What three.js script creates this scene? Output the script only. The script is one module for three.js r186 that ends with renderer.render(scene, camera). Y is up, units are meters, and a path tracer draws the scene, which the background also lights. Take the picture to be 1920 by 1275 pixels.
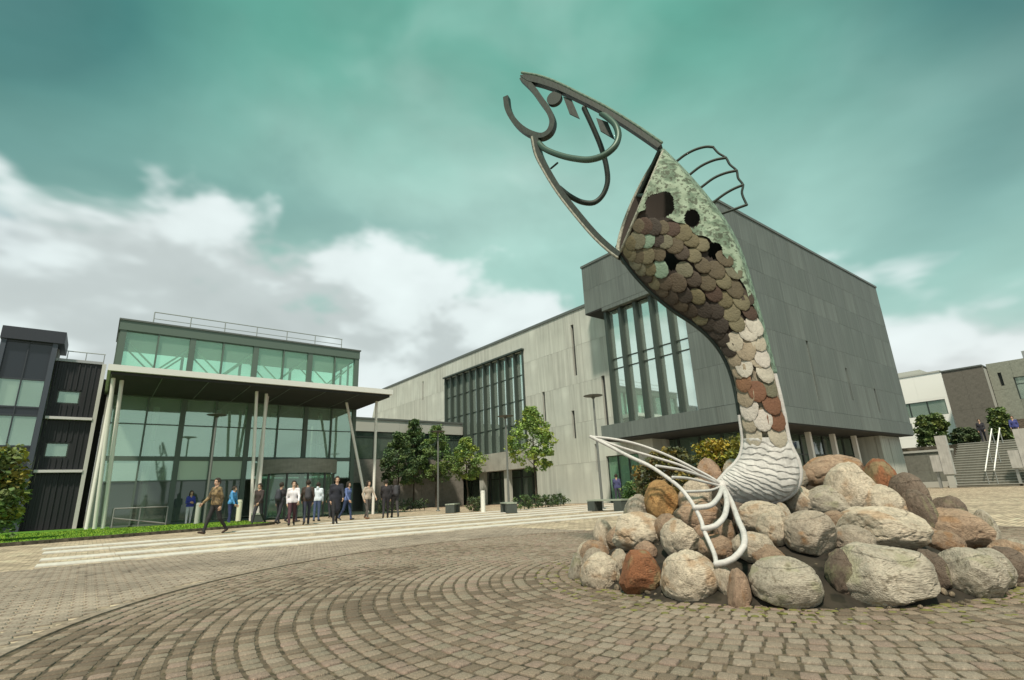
import * as THREE from 'three';
import { mergeGeometries } from 'three/addons/utils/BufferGeometryUtils.js';

// ---------- camera, sky, sun, exposure ----------
const scene = new THREE.Scene();
const camera = new THREE.PerspectiveCamera(66.47, 1024 / 680, 0.1, 3000);
camera.position.set(0, 0.87, 0);
camera.up.set(-0.1426, 0.9582, 0.248);
camera.lookAt(0.5968, 0.87 + 0.2831, -0.7508);
scene.add(camera);

const renderer = new THREE.WebGLRenderer({ antialias: true });
renderer.setSize(1024, 680);
renderer.toneMapping = THREE.LinearToneMapping;
renderer.toneMappingExposure = 0.92;
renderer.shadowMap.enabled = true;
renderer.shadowMap.type = THREE.PCFSoftShadowMap;

// ---------- seeded randomness and noise ----------
function mulberry(a) { return () => { a |= 0; a = a + 0x6D2B79F5 | 0; let t = Math.imul(a ^ a >>> 15, 1 | a); t = t + Math.imul(t ^ t >>> 7, 61 | t) ^ t; return ((t ^ t >>> 14) >>> 0) / 4294967296; }; }
const rnd = mulberry(7);
const rr = (a, b) => a + (b - a) * rnd();
const clamp = (x, a = 0, b = 1) => Math.min(b, Math.max(a, x));
const smooth = (x, a, b) => { const t = clamp((x - a) / (b - a)); return t * t * (3 - 2 * t); };
const mix = (a, b, t) => a + (b - a) * t;
const mix3 = (a, b, t) => [mix(a[0], b[0], t), mix(a[1], b[1], t), mix(a[2], b[2], t)];
function h3(x, y, z) { let n = Math.imul(x, 374761393) + Math.imul(y, 668265263) + Math.imul(z, 2147483647 ^ 0x5bd1e995); n = Math.imul(n ^ n >>> 13, 1274126177); return ((n ^ n >>> 16) >>> 0) / 4294967295; }
function noise(x, y, z) {
  const X = Math.floor(x), Y = Math.floor(y), Z = Math.floor(z); x -= X; y -= Y; z -= Z;
  const u = x * x * (3 - 2 * x), v = y * y * (3 - 2 * y), w = z * z * (3 - 2 * z);
  const l = (a, b, t) => a + (b - a) * t;
  return l(l(l(h3(X, Y, Z), h3(X + 1, Y, Z), u), l(h3(X, Y + 1, Z), h3(X + 1, Y + 1, Z), u), v),
    l(l(h3(X, Y, Z + 1), h3(X + 1, Y, Z + 1), u), l(h3(X, Y + 1, Z + 1), h3(X + 1, Y + 1, Z + 1), u), v), w);
}
function fbm(x, y, z, o = 4) { let s = 0, a = 0.5, n = 0; for (let i = 0; i < o; i++) { s += a * noise(x, y, z); n += a; a *= 0.5; x = x * 2.03 + 11.3; y = y * 2.03 + 5.7; z = z * 2.03 + 3.1; } return s / n; }
// noise that repeats every p cells, for tiling textures
function pnoise(x, y, p, s) { const X = Math.floor(x), Y = Math.floor(y); x -= X; y -= Y; const m = (a) => ((a % p) + p) % p; const u = x * x * (3 - 2 * x), v = y * y * (3 - 2 * y);
  return mix(mix(h3(m(X), m(Y), s), h3(m(X + 1), m(Y), s), u), mix(h3(m(X), m(Y + 1), s), h3(m(X + 1), m(Y + 1), s), u), v); }
function pfbm(u, v, p, o, s) { let a = 0.5, t = 0, n = 0; for (let i = 0; i < o; i++) { t += a * pnoise(u * p, v * p, p, s + i); n += a; a *= 0.55; p *= 2; } return t / n; }

// ---------- sky: overcast teal cloud deck, white towards the horizon ----------
function skyColor(x, y, z) {
  const e = Math.asin(clamp(y, -1, 1)) * 57.2958, az = Math.atan2(x, -z) * 57.2958;
  const wx = fbm(x * 2 + 7, y * 2.6, z * 2, 3) - 0.5, wz = fbm(x * 2, y * 2.6 + 9, z * 2 + 3, 3) - 0.5;
  const n1 = fbm(x * 2.4 + wx * 1.2 + 4.2, y * 4.6 + 1.3, z * 2.4 + wz * 1.2, 5);   // broad veils
  const n3 = fbm(x * 5 + wx * 2, y * 9 + 2, z * 5 + wz * 2, 5);                     // finer puffs
  const n4 = fbm(x * 11 + wx * 3, y * 20 + 2, z * 11 + wz * 3, 4);
  // cloud masses, some with painted corner darkening, the same run three times round the horizon
  const mass = (a0, e0, sa, se) => { let d = (az + 26 * wx - a0) % 120; if (d > 60) d -= 120; if (d < -60) d += 120; return Math.exp(-((d / sa) ** 2) - (((e + 16 * wz + 10 * (n3 - 0.5) - e0) / se) ** 2)); };
  const cd = 1 / (Math.max(y, 0) + 0.16), n5 = fbm(x * cd * 0.75 + 3 + wx, 4, z * cd * 0.75 + wz, 6);   // the deck itself, flat overhead
  let c = mix3([0.40, 0.68, 0.61], [0.15, 0.45, 0.36], smooth(e, 20, 46));
  c = mix3(c, [0.64, 0.86, 0.79], clamp(0.75 * smooth(n1 * 0.35 + n5 * 0.65, 0.38, 0.62) * (1 - 0.45 * smooth(e, 30, 55)) + 0.62 * mass(34, 29, 26, 9) * mix(0.6, 1.3, n5), 0, 0.92));
  c = mix3(c, [0.050, 0.19, 0.20], clamp(0.8 * mass(-18, 35, 22, 13) + 0.5 * mass(16, 28, 22, 3.4) + 0.5 * mass(82, 23, 14, 5.5) + 0.65 * mass(98, 40, 16, 11)) * mix(0.55, 1.25, n5));  // dark cloud; left and upper right masses also carry painted lens falloff
  c = mix3(c, [0.10, 0.36, 0.62], 0.75 * mass(-10, 20, 5, 2.5));
  const bank = 20.5 - 8 * Math.exp(-(((((az - 84) % 120 + 180) % 120 - 60) / 17) ** 2)) + 5 * Math.exp(-((((az + 20 - 24) % 120) / 16) ** 2)) + 9 * (fbm(x * 3.1 + 2, 0.4, z * 3.1 + 5, 3) - 0.5) + 17 * (n3 - 0.5) + 9 * (n4 - 0.5);  // ragged white cumulus above the horizon
  const b = smooth(e, bank + 2.6, bank - 1.6), puff = mix(0.74, 1.0, smooth(n3 + 0.7 * (n4 - 0.5) + 0.3 * (n1 - 0.5), 0.34, 0.56));
  c = mix3(c, [0.86 * puff, 0.95 * puff, 0.945 * puff], 0.93 * b);
  c = mix3(c, [0.95, 0.98, 0.97], 0.75 * smooth(e, 15, 4));
  { const g = 1 + 0.22 * (n4 - 0.5) + 0.22 * (n3 - 0.5); c = [c[0] * g, c[1] * g, c[2] * g]; }
  if (e < 0) c = mix3(c, [0.30, 0.30, 0.26], smooth(e, 0, -4));
  return c;
}
const SW = 2048, SH = 1024, skyData = new Float32Array(SW * SH * 4);
for (let j = 0; j < SH; j++) for (let i = 0; i < SW; i++) {
  const v = (j + 0.5) / SH, u = (i + 0.5) / SW;
  const lat = (v - 0.5) * Math.PI, lon = (u - 0.5) * 2 * Math.PI;
  const d = [Math.cos(lat) * Math.cos(lon), Math.sin(lat), Math.cos(lat) * Math.sin(lon)];
  const c = lat < -0.1 ? [0.30, 0.30, 0.26] : skyColor(d[0], d[1], d[2]), k = (j * SW + i) * 4;
  skyData[k] = c[0]; skyData[k + 1] = c[1]; skyData[k + 2] = c[2]; skyData[k + 3] = 1;
}
const skyTex = new THREE.DataTexture(skyData, SW, SH, THREE.RGBAFormat, THREE.FloatType);
skyTex.mapping = THREE.EquirectangularReflectionMapping; skyTex.magFilter = THREE.LinearFilter; skyTex.minFilter = THREE.LinearFilter; skyTex.needsUpdate = true;
scene.background = skyTex; scene.environment = skyTex;

const sun = new THREE.DirectionalLight(new THREE.Color(1.0, 0.87, 0.71), 4.8);
sun.position.set(-30, 70, 18); sun.target.position.set(6, 0, -12);
sun.castShadow = true; sun.shadow.radius = 8; sun.shadow.mapSize.set(4096, 4096);
Object.assign(sun.shadow.camera, { left: -70, right: 70, top: 70, bottom: -70, near: 1, far: 220 });
scene.add(sun, sun.target);

// ---------- helpers ----------
const used = {};
function numbered(n) { const k = used[n] = (used[n] ?? -1) + 1; return k ? `${n}_${String(k).padStart(3, '0')}` : n; }
function mesh(name, geo, mat, parent, pos) { const m = new THREE.Mesh(geo, mat); m.name = name; if (pos) m.position.set(...pos); m.castShadow = m.receiveShadow = true; if (parent) parent.add(m); return m; }
function thing(name, label, category, pos = [0, 0, 0], turn = 0, group) {
  const o = new THREE.Group(); o.name = numbered(name); o.position.set(...pos); o.rotation.y = turn; o.userData = { label, category };
  if (group) o.userData.group = group; scene.add(o); return o;
}
function single(name, geo, mat, label, category, pos, group) { const o = mesh(numbered(name), geo, mat, scene, pos); o.userData = { label, category }; if (group) o.userData.group = group; return o; }
function structure(name, geo, mat, pos) { const o = geo ? mesh(numbered(name), geo, mat, scene, pos) : new THREE.Group(); if (!geo) { o.name = numbered(name); scene.add(o); } o.userData.kind = 'structure'; return o; }
function part(name, parent) { const g = new THREE.Group(); g.name = name; parent.add(g); return g; }
function lin(r, g, b) { return new THREE.Color().setRGB(r, g, b, THREE.LinearSRGBColorSpace); }
function std(c, roughness = 0.8, o = {}) { return new THREE.MeshStandardMaterial({ color: lin(...c), roughness, ...o }); }
function texture(n, fn, rep = 1, color = true) {
  const d = new Uint8Array(n * n * 4);
  for (let j = 0; j < n; j++) for (let i = 0; i < n; i++) { const c = fn(i / n, j / n), k = (j * n + i) * 4; for (let q = 0; q < 3; q++) d[k + q] = clamp(Array.isArray(c) ? c[q] : c) * 255; d[k + 3] = 255; }
  const t = new THREE.DataTexture(d, n, n); t.wrapS = t.wrapT = THREE.RepeatWrapping; t.magFilter = THREE.LinearFilter; t.minFilter = THREE.LinearMipmapLinearFilter; t.generateMipmaps = true;
  t.repeat.set(rep, rep); if (color) t.colorSpace = THREE.SRGBColorSpace; t.needsUpdate = true; return t;
}
const variant = (t, ou, ov, rep) => { const c = t.clone(); c.offset.set(ou, ov); if (rep) c.repeat.set(...rep); c.needsUpdate = true; return c; };
// box with uv in metres
const boxCache = new Map();
function box(w, h, d) {
  const key = [w, h, d].map((v) => v.toFixed(3)).join();
  if (boxCache.has(key)) return boxCache.get(key);
  const g = new THREE.BoxGeometry(w, h, d), uv = g.attributes.uv, dims = [[d, h], [d, h], [w, d], [w, d], [w, h], [w, h]];
  for (let f = 0; f < 6; f++) for (let k = 0; k < 4; k++) uv.setXY(f * 4 + k, uv.getX(f * 4 + k) * dims[f][0], uv.getY(f * 4 + k) * dims[f][1]);
  boxCache.set(key, g); return g;
}
function block(name, parent, mat, x0, x1, y0, y1, z0, z1) { return mesh(name, box(Math.abs(x1 - x0), Math.abs(y1 - y0), Math.abs(z1 - z0)), mat, parent, [(x0 + x1) / 2, (y0 + y1) / 2, (z0 + z1) / 2]); }
function bar(a, b, r, seg = 8) { // straight round bar
  const A = new THREE.Vector3(...a), B = new THREE.Vector3(...b), L = A.distanceTo(B);
  const g = new THREE.CylinderGeometry(r, r, L, seg); g.translate(0, L / 2, 0);
  g.applyQuaternion(new THREE.Quaternion().setFromUnitVectors(new THREE.Vector3(0, 1, 0), B.clone().sub(A).normalize())); g.translate(...a); return g;
}
function tube(pts, r, seg = 40, rad = 8) { return merged([new THREE.TubeGeometry(new THREE.CatmullRomCurve3(pts.map((p) => new THREE.Vector3(...p))), seg, r, rad), new THREE.SphereGeometry(r, 8, 6).translate(...pts[0]), new THREE.SphereGeometry(r, 8, 6).translate(...pts[pts.length - 1])]); }
function merged(list) { return mergeGeometries(list.map((g) => { const q = g.index ? g.toNonIndexed() : g; for (const k of Object.keys(q.attributes)) if (!['position', 'normal', 'uv'].includes(k)) q.deleteAttribute(k); return q; })); }

// ---------- textures and shared materials ----------
const grainT = texture(256, (u, v) => 0.62 + 0.38 * pfbm(u, v, 24, 3, 3) + 0.12 * (pnoise(u * 128, v * 128, 128, 9) - 0.5));
const grainB = texture(256, (u, v) => pfbm(u, v, 20, 4, 5), 1, false);
const streakT = texture(512, (u, v) => { const s = pnoise(u * 64, v * 3, 64, 2) * 0.5 + pnoise(u * 200, v * 6, 200, 4) * 0.3 + pfbm(u, v, 6, 4, 8) * 0.6; return 0.68 + 0.20 * s; });
const cloudT = texture(512, (u, v) => { const s = pfbm(u, v, 5, 6, 12), t = pnoise(u * 40, v * 2, 40, 31); return 0.70 + 0.22 * s + 0.06 * t; });
const mottleT = texture(256, (u, v) => { const s = pfbm(u, v, 8, 5, 22); const k = smooth(pfbm(u, v, 12, 3, 40), 0.55, 0.7); return [0.5 + 0.6 * s - 0.22 * k, 0.5 + 0.58 * s - 0.2 * k, 0.5 + 0.55 * s - 0.25 * k]; });

// ======================= THE SETTING: ground =======================
const MX = 5.786, MZ = -3.111;                 // centre of the boulder mound and of the paving rings
structure('ground', new THREE.PlaneGeometry(2400, 2400).rotateX(-Math.PI / 2), std([0.16, 0.16, 0.11], 0.95), [0, -0.06, 0]);
const paveT = texture(1024, (u, v) => {         // small pale setts too far off to tell apart
  const rows = 64, cols = 32, y = v * rows, r = Math.floor(y), x = u * cols + (r % 2) * 0.5, cI = Math.floor(x) % cols;
  const fx = x - Math.floor(x), fy = y - r, j = (fx < 0.07 || fy < 0.13) ? 0.72 : 1;
  const n = 0.72 + 0.30 * h3(cI, r, 3) + 0.12 * (pfbm(u, v, 32, 3, 3) - 0.5), w = 0.85 + 0.3 * pfbm(u, v, 6, 4, 17);
  const b = n * w * j; return [1.0 * b, 0.925 * b, 0.80 * b];
});
{
  const s = new THREE.Shape(); s.moveTo(-70, 30); s.lineTo(75, 30); s.lineTo(75, -75); s.lineTo(-70, -75); s.closePath();
  const hole = new THREE.Path(); hole.absarc(MX, MZ, 6.42, 0, Math.PI * 2); s.holes.push(hole);
  const g = new THREE.ShapeGeometry(s, 90); g.rotateX(Math.PI / 2);   // x, z plane
  const p = g.attributes.position, uv = g.attributes.uv; for (let i = 0; i < p.count; i++) uv.setXY(i, p.getX(i) / 6.4, p.getZ(i) / 6.4);
  g.index.array.reverse(); g.computeVertexNormals();
  structure('pale_paving', g, std([0.60, 0.57, 0.575], 0.9, { map: paveT, bumpMap: grainB, bumpScale: 0.004 }), [0, -0.010, 0]);
}
// ring paving of setts round the mound
const paving = structure('ring_paving');
{
  const disc = new THREE.CircleGeometry(6.44, 96); disc.rotateX(-Math.PI / 2);
  const bt = variant(mottleT, 0, 0, [30, 30]);
  mesh('joint_bed', disc, std([0.19, 0.148, 0.105], 1, { map: bt }), paving, [MX, -0.009, MZ]);
}
function settGeometry(seed) { // one cut stone 1 x 1, top at y = 0, worn rounded arrises
  const q = mulberry(seed), pos = [], idx = [], uv = [];
  const ring = (s, y, j) => { const b = pos.length / 3; for (const [a, c] of [[-1, -1], [0, -1], [1, -1], [1, 0], [1, 1], [0, 1], [-1, 1], [-1, 0]]) { const k = (a && c) ? 0.93 : 1; pos.push(a * s * 0.5 * k + (q() - 0.5) * j, y + (q() - 0.5) * j * 0.04, c * s * 0.5 * k + (q() - 0.5) * j); uv.push(a * 0.5 + 0.5, c * 0.5 + 0.5); } return b; };
  const r0 = ring(1, -0.05, 0.02), r1 = ring(0.985, -0.010, 0.04), r2 = ring(0.86, -0.001, 0.05);
  const c = pos.length / 3; pos.push(0, 0.0008, 0); uv.push(0.5, 0.5);
  for (const [a, b] of [[r0, r1], [r1, r2]]) for (let i = 0; i < 8; i++) { const j = (i + 1) % 8; idx.push(a + i, b + j, a + j, a + i, b + i, b + j); }
  for (let i = 0; i < 8; i++) idx.push(r2 + i, c, r2 + (i + 1) % 8);
  const g = new THREE.BufferGeometry(); g.setAttribute('position', new THREE.Float32BufferAttribute(pos, 3)); g.setAttribute('uv', new THREE.Float32BufferAttribute(uv, 2)); g.setIndex(idx); g.computeVertexNormals(); return g;
}
const settGeos = [1, 2, 3, 4, 5].map((s) => settGeometry(s * 31));
const settMat = (c, k) => std(c, 0.86, { map: variant(grainT, 0.17 * k, 0.31 * k, [0.8, 0.8]), bumpMap: grainB, bumpScale: 0.004 });
const settTones = [[0.375, 0.292, 0.22], [0.33, 0.257, 0.193], [0.41, 0.325, 0.25], [0.27, 0.205, 0.148], [0.355, 0.295, 0.224], [0.395, 0.29, 0.232], [0.21, 0.157, 0.112], [0.44, 0.36, 0.284]];
const settMats = settTones.map(settMat);
{
  const camV = new THREE.Vector3(), list = [];
  camera.updateMatrixWorld(); camera.updateProjectionMatrix(); camera.matrixWorldInverse.copy(camera.matrixWorld).invert();
  for (let r = 2.02; r < 6.38; r += 0.122) {
    const n = Math.round(2 * Math.PI * r / 0.108), off = rnd() * 6.28;
    for (let i = 0; i < n; i++) {
      const a = off + i / n * Math.PI * 2, x = MX + Math.cos(a) * r, z = MZ + Math.sin(a) * r;
      camV.set(x, 0, z).project(camera);
      const inFrame = Math.abs(camV.x) < 1.25 && Math.abs(camV.y) < 1.3 && camV.z < 1 && (x * 0.597 - z * 0.751) > 0;
      const d = Math.hypot(x, 0.87, z);
      const blot = fbm(x * 0.9, 0, z * 0.9, 3), tone = Math.floor(clamp(rnd() * 0.75 + (blot - 0.5) * 1.1 + 0.12, 0, 0.999) * 8);
      const order = [6, 3, 1, 0, 4, 5, 2, 7];
      list.push({ x, z, a, d: inFrame && Math.abs(camV.x) < 1 && camV.y > -1 ? d : d + 100, keep: d < 16, tone: order[tone], w: 2 * Math.PI * r / n - 0.007 + rr(-0.006, 0.003), l: 0.122 - 0.009 + rr(-0.007, 0.003), tilt: [rr(-0.014, 0.014), rr(-0.03, 0.03), rr(-0.014, 0.014)], y: rr(-0.005, 0.001), g: Math.floor(rnd() * 5) });
    }
  }
  list.sort((p, q) => p.d - q.d);
  const place = (o, s) => { o.position.set(s.x, s.y, s.z); o.rotation.order = 'YXZ'; o.rotation.set(s.tilt[0], -s.a + s.tilt[1], s.tilt[2]); o.scale.set(s.l, 1, s.w); };
  list.slice(0, 300).forEach((s, i) => { const m = mesh(i ? `paving_stone_${String(i).padStart(3, '0')}` : 'paving_stone', settGeos[s.g], settMats[s.tone], paving); place(m, s); });
  const rest = list.slice(300), dummy = new THREE.Object3D();
  for (let g = 0; g < 5; g++) {
    const sub = rest.filter((s) => s.g === g), im = new THREE.InstancedMesh(settGeos[g], std([1, 1, 1], 0.86, { map: variant(grainT, 0.2 * g, 0.1, [0.8, 0.8]) }), sub.length);
    im.name = 'ring_setts'; im.userData.kind = 'stuff'; im.castShadow = im.receiveShadow = true;
    sub.forEach((s, i) => { place(dummy, s); dummy.updateMatrix(); im.setMatrixAt(i, dummy.matrix); im.setColorAt(i, lin(...settTones[s.tone])); });
    paving.add(im);
  }
}
// nearer pale setts, laid in straight courses beside the rings
{
  const spots = [];
  for (let z = -5.5, row = 0; z > -12.2; z -= 0.105, row++) for (let x = -7 + (row % 2) * 0.1; x < 9; x += 0.2)
    if (Math.hypot(x - MX, z - MZ) > 6.57 && x > -0.42 + z * 0.13 - 5) spots.push([x, z]);
  const im = new THREE.InstancedMesh(settGeos[1], std([1, 1, 1], 0.9, { map: grainT }), spots.length), o = new THREE.Object3D();
  im.name = 'pale_setts'; im.userData.kind = 'stuff'; im.castShadow = im.receiveShadow = true;
  spots.forEach(([x, z], i) => {
    o.position.set(x, 0.002 + rr(-0.003, 0.002), z); o.rotation.set(rr(-.012, .012), rr(-.02, .02), rr(-.012, .012)); o.scale.set(0.192, 1, 0.097); o.updateMatrix(); im.setMatrixAt(i, o.matrix);
    const b = 0.9 + 0.3 * (rnd() - 0.5) + 0.5 * (fbm(x * 0.7, 3, z * 0.7, 3) - 0.5) - (rnd() < 0.06 ? 0.25 : 0); im.setColorAt(i, lin(0.50 * b, 0.415 * b, 0.335 * b));
  });
  const g = structure('near_pale_paving'); g.add(im);
}
// edging of larger stones where the rings end
{
  const g = structure('paving_edge');
  const n = 90; for (let i = 0; i < n; i++) { const a = i / n * Math.PI * 2, x = MX + Math.cos(a) * 6.445, z = MZ + Math.sin(a) * 6.445; if (x < -2 && z > 2) continue;
    const m = mesh(i ? `edge_stone_${String(i).padStart(3, '0')}` : 'edge_stone', box(0.10, 0.06, 2 * Math.PI * 6.445 / n - 0.008), settMats[[0, 2, 7][i % 3]], g, [x, -0.0285 + rr(0, 0.003), z]); m.rotation.y = -a; }
}
// pale granite bands across the plaza
{
  const bandM = std([0.90, 0.85, 0.78], 0.8, { map: variant(cloudT, 0, 0, [0.5, 0.5]), bumpMap: grainB, bumpScale: 0.003 });
  for (const [z, w, x0, x1] of [[-12.8, 0.62, -0.6, 22], [-14.3, 0.66, -0.62, 24], [-16.7, 0.8, -0.7, 26], [-18.5, 0.8, -0.8, 26], [-20.6, 0.9, 4, 26], [-22.9, 0.9, 7.5, 26]]) {
    const g = structure('pale_stone_band');
    const n = Math.round((x1 - x0) / 1.2), L = (x1 - x0) / n;
    for (let i = 0; i < n; i++) mesh(i ? `slab_${String(i).padStart(3, '0')}` : 'slab', box(L - 0.012, 0.05, w), bandM, g, [x0 + (i + 0.5) * L, -0.017 + rr(0, 0.002), z]);
  }
}
// lawn at the left with its kerb
const grassT = texture(512, (u, v) => { const n = pfbm(u, v, 64, 3, 7), m = pfbm(u, v, 6, 4, 14); const b = 0.55 + 0.5 * n; return [b * mix(0.36, 0.50, m), b * mix(0.62, 0.72, m), b * 0.16]; });
{
  const edge = [[-22, -18.6], [-8, -20.2], [-1.9, -21.8], [1.3, -22.9], [4.3, -24.0], [5.9, -24.8], [6.5, -25.6], [6.4, -26.8]];
  const s = new THREE.Shape(); s.moveTo(...edge[0]); edge.slice(1).forEach((p) => s.lineTo(...p)); s.lineTo(5.6, -31.5); s.lineTo(0.9, -31.5); s.lineTo(0.9, -34.6); s.lineTo(-22, -34.6); s.closePath();
  const g = new THREE.ShapeGeometry(s); g.rotateX(Math.PI / 2); g.index.array.reverse(); g.computeVertexNormals();
  const p = g.attributes.position; for (let i = 0; i < p.count; i++) g.attributes.uv.setXY(i, p.getX(i) / 3, p.getZ(i) / 3);
  structure('lawn', g, std([0.75, 0.80, 0.35], 1, { map: grassT }), [0, 0.085, 0]);
  const kerb = structure('lawn_kerb'), km = std([0.16, 0.14, 0.11], 0.9, { map: mottleT });
  let kk = 0;
  for (let i = 0; i + 1 < edge.length; i++) { const [ax, az] = edge[i], [bx, bz] = edge[i + 1], L = Math.hypot(bx - ax, bz - az), n = Math.max(1, Math.round(L / 1)); for (let k = 0; k < n; k++) { const t = (k + 0.5) / n; const m = mesh(kk ? `kerb_stone_${String(kk).padStart(3, '0')}` : 'kerb_stone', box(L / n - 0.012, 0.16, 0.12), km, kerb, [mix(ax, bx, t), 0.015, mix(az, bz, t) + 0.04]); m.rotation.y = -Math.atan2(bz - az, bx - ax); kk++; } }
  // blades
  const bl = new THREE.BufferGeometry(); bl.setAttribute('position', new THREE.Float32BufferAttribute([-0.008, 0, 0, 0.008, 0, 0, 0.012, 0.07, 0.015], 3)); bl.setAttribute('normal', new THREE.Float32BufferAttribute([0, .5, .8, 0, .5, .8, 0, .5, .8], 3)); bl.setAttribute('uv', new THREE.Float32BufferAttribute([0, 0, 1, 0, .5, 1], 2));
  const N = 26000, im = new THREE.InstancedMesh(bl, std([1, 1, 1], 0.9, { side: THREE.DoubleSide }), N), o = new THREE.Object3D(); im.name = 'lawn_grass'; im.userData = { kind: 'stuff', label: 'bright green mown grass of the lawn at left', category: 'grass' };
  const inside = (x, z) => { if (z < -31.2 || x < -12) return false; for (let i = 0; i + 1 < edge.length; i++) { const [ax, az] = edge[i], [bx, bz] = edge[i + 1]; if (x >= ax && x <= bx) return z < mix(az, bz, (x - ax) / (bx - ax)) - 0.06; } return false; };
  let i = 0; while (i < N) { const x = rr(-9, 6.3), z = rr(-31, -19); if (!inside(x, z)) continue; o.position.set(x, 0.08, z); o.rotation.set(rr(-.4, .4), rnd() * 6.28, rr(-.4, .4)); const s = rr(0.6, 1.3); o.scale.set(s * 1.8, s * 0.5, s); o.updateMatrix(); im.setMatrixAt(i, o.matrix); const b = rr(0.6, 1.25); im.setColorAt(i, lin(0.19 * b, 0.33 * b, 0.025 * b)); i++; }
  scene.add(im);
}

// ======================= THE SETTING: buildings =======================
const M = {
  zinc: [0, 1, 2, 3].map((k) => std([[0.185, 0.222, 0.213], [0.178, 0.215, 0.206], [0.192, 0.228, 0.218], [0.182, 0.217, 0.21]][k], 0.75, { map: variant(streakT, 0.23 * k, 0.4 * k, [0.28, 0.10]), bumpMap: variant(grainB, 0, 0, [2, 2]), bumpScale: 0.002 })),
  stone: [0, 1, 2, 3].map((k) => std([[0.68, 0.715, 0.655], [0.67, 0.705, 0.648], [0.70, 0.73, 0.67], [0.675, 0.715, 0.66]][k], 0.85, { map: variant(k % 2 ? cloudT : streakT, 0.31 * k, 0.17 * k, [0.16, 0.10]), bumpMap: variant(grainB, 0, 0, [1.5, 1.5]), bumpScale: 0.003 })),
  coping: std([0.10, 0.115, 0.11], 0.5), frame: std([0.030, 0.042, 0.036], 0.45), fin: std([0.035, 0.05, 0.042], 0.5),
  core: std([0.40, 0.40, 0.37], 0.9), dark: std([0.30, 0.30, 0.28], 0.8), void: std([0.045, 0.05, 0.05], 0.15), slab: std([0.42, 0.43, 0.40], 0.85), inner: std([0.38, 0.42, 0.38], 0.9), floor: std([0.2, 0.19, 0.17], 0.7),
  white: std([0.86, 0.86, 0.83], 0.55), pole: std([0.74, 0.73, 0.69], 0.4), navy: std([0.014, 0.017, 0.024], 0.6, { map: variant(streakT, 0, 0, [0.5, 0.2]) }),
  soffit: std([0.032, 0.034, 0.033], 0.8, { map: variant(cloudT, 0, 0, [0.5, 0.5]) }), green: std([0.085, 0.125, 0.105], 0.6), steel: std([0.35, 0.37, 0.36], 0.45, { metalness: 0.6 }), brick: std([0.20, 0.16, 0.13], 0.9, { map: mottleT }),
};
M.spandrel = std([0.020, 0.026, 0.036], 0.22);
const glass = (c, metal, o = {}) => new THREE.MeshPhysicalMaterial({ color: lin(...c), metalness: metal, roughness: 0.03, transmission: 1, thickness: 0, ior: 1.6, ...o });
M.glassHall = glass([0.58, 0.86, 0.70], 0.56); M.glassTop = glass([0.50, 0.84, 0.66], 0.28); M.glassWing = glass([0.74, 0.90, 0.82], 0.76); M.glassCube = glass([0.80, 0.96, 0.88], 0.80); M.glassDark = glass([0.35, 0.50, 0.42], 0.2); M.frosted = std([0.42, 0.58, 0.46], 0.35);

const subtract = (rects, [a0, a1, b0, b1]) => rects.flatMap(([u0, u1, v0, v1]) => {
  if (a0 >= u1 || a1 <= u0 || b0 >= v1 || b1 <= v0) return [[u0, u1, v0, v1]];
  const o = []; if (a0 > u0) o.push([u0, a0, v0, v1]); if (a1 < u1) o.push([a1, u1, v0, v1]);
  const m0 = Math.max(u0, a0), m1 = Math.min(u1, a1); if (b0 > v0) o.push([m0, m1, v0, b0]); if (b1 < v1) o.push([m0, m1, b1, v1]); return o;
});
// facade of panels: axis 'x' is a wall facing -x at x = at (u runs along z), axis 'z' faces +z at z = at (u runs along x)
function panels(parent, name, axis, at, us, vs, holes, depth, mats, gap = 0.012) {
  let n = 0;
  for (let i = 0; i + 1 < us.length; i++) for (let j = 0; j + 1 < vs.length; j++) {
    let rs = [[us[i] + gap / 2, us[i + 1] - gap / 2, vs[j] + gap / 2, vs[j + 1] - gap / 2]]; for (const h of holes) rs = subtract(rs, h);
    for (const [u0, u1, v0, v1] of rs) {
      if (u1 - u0 < 0.06 || v1 - v0 < 0.06) continue;
      const w = +(u1 - u0).toFixed(2), h = +(v1 - v0).toFixed(2), m = mats[Math.floor(h3(i, j, 5) * mats.length)], s = h3(i, j, 77) * 0.006;
      const nm = n ? `${name}_${String(n).padStart(3, '0')}` : name; n++;
      if (axis === 'x') mesh(nm, box(depth, h, w), m, parent, [at + depth / 2 - s, (v0 + v1) / 2, (u0 + u1) / 2]); else mesh(nm, box(w, h, depth), m, parent, [(u0 + u1) / 2, (v0 + v1) / 2, at - depth / 2 + s]);
    }
  }
}
const steps = (a, b, n) => Array.from({ length: n + 1 }, (_, i) => a + (b - a) * i / n);
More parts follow.
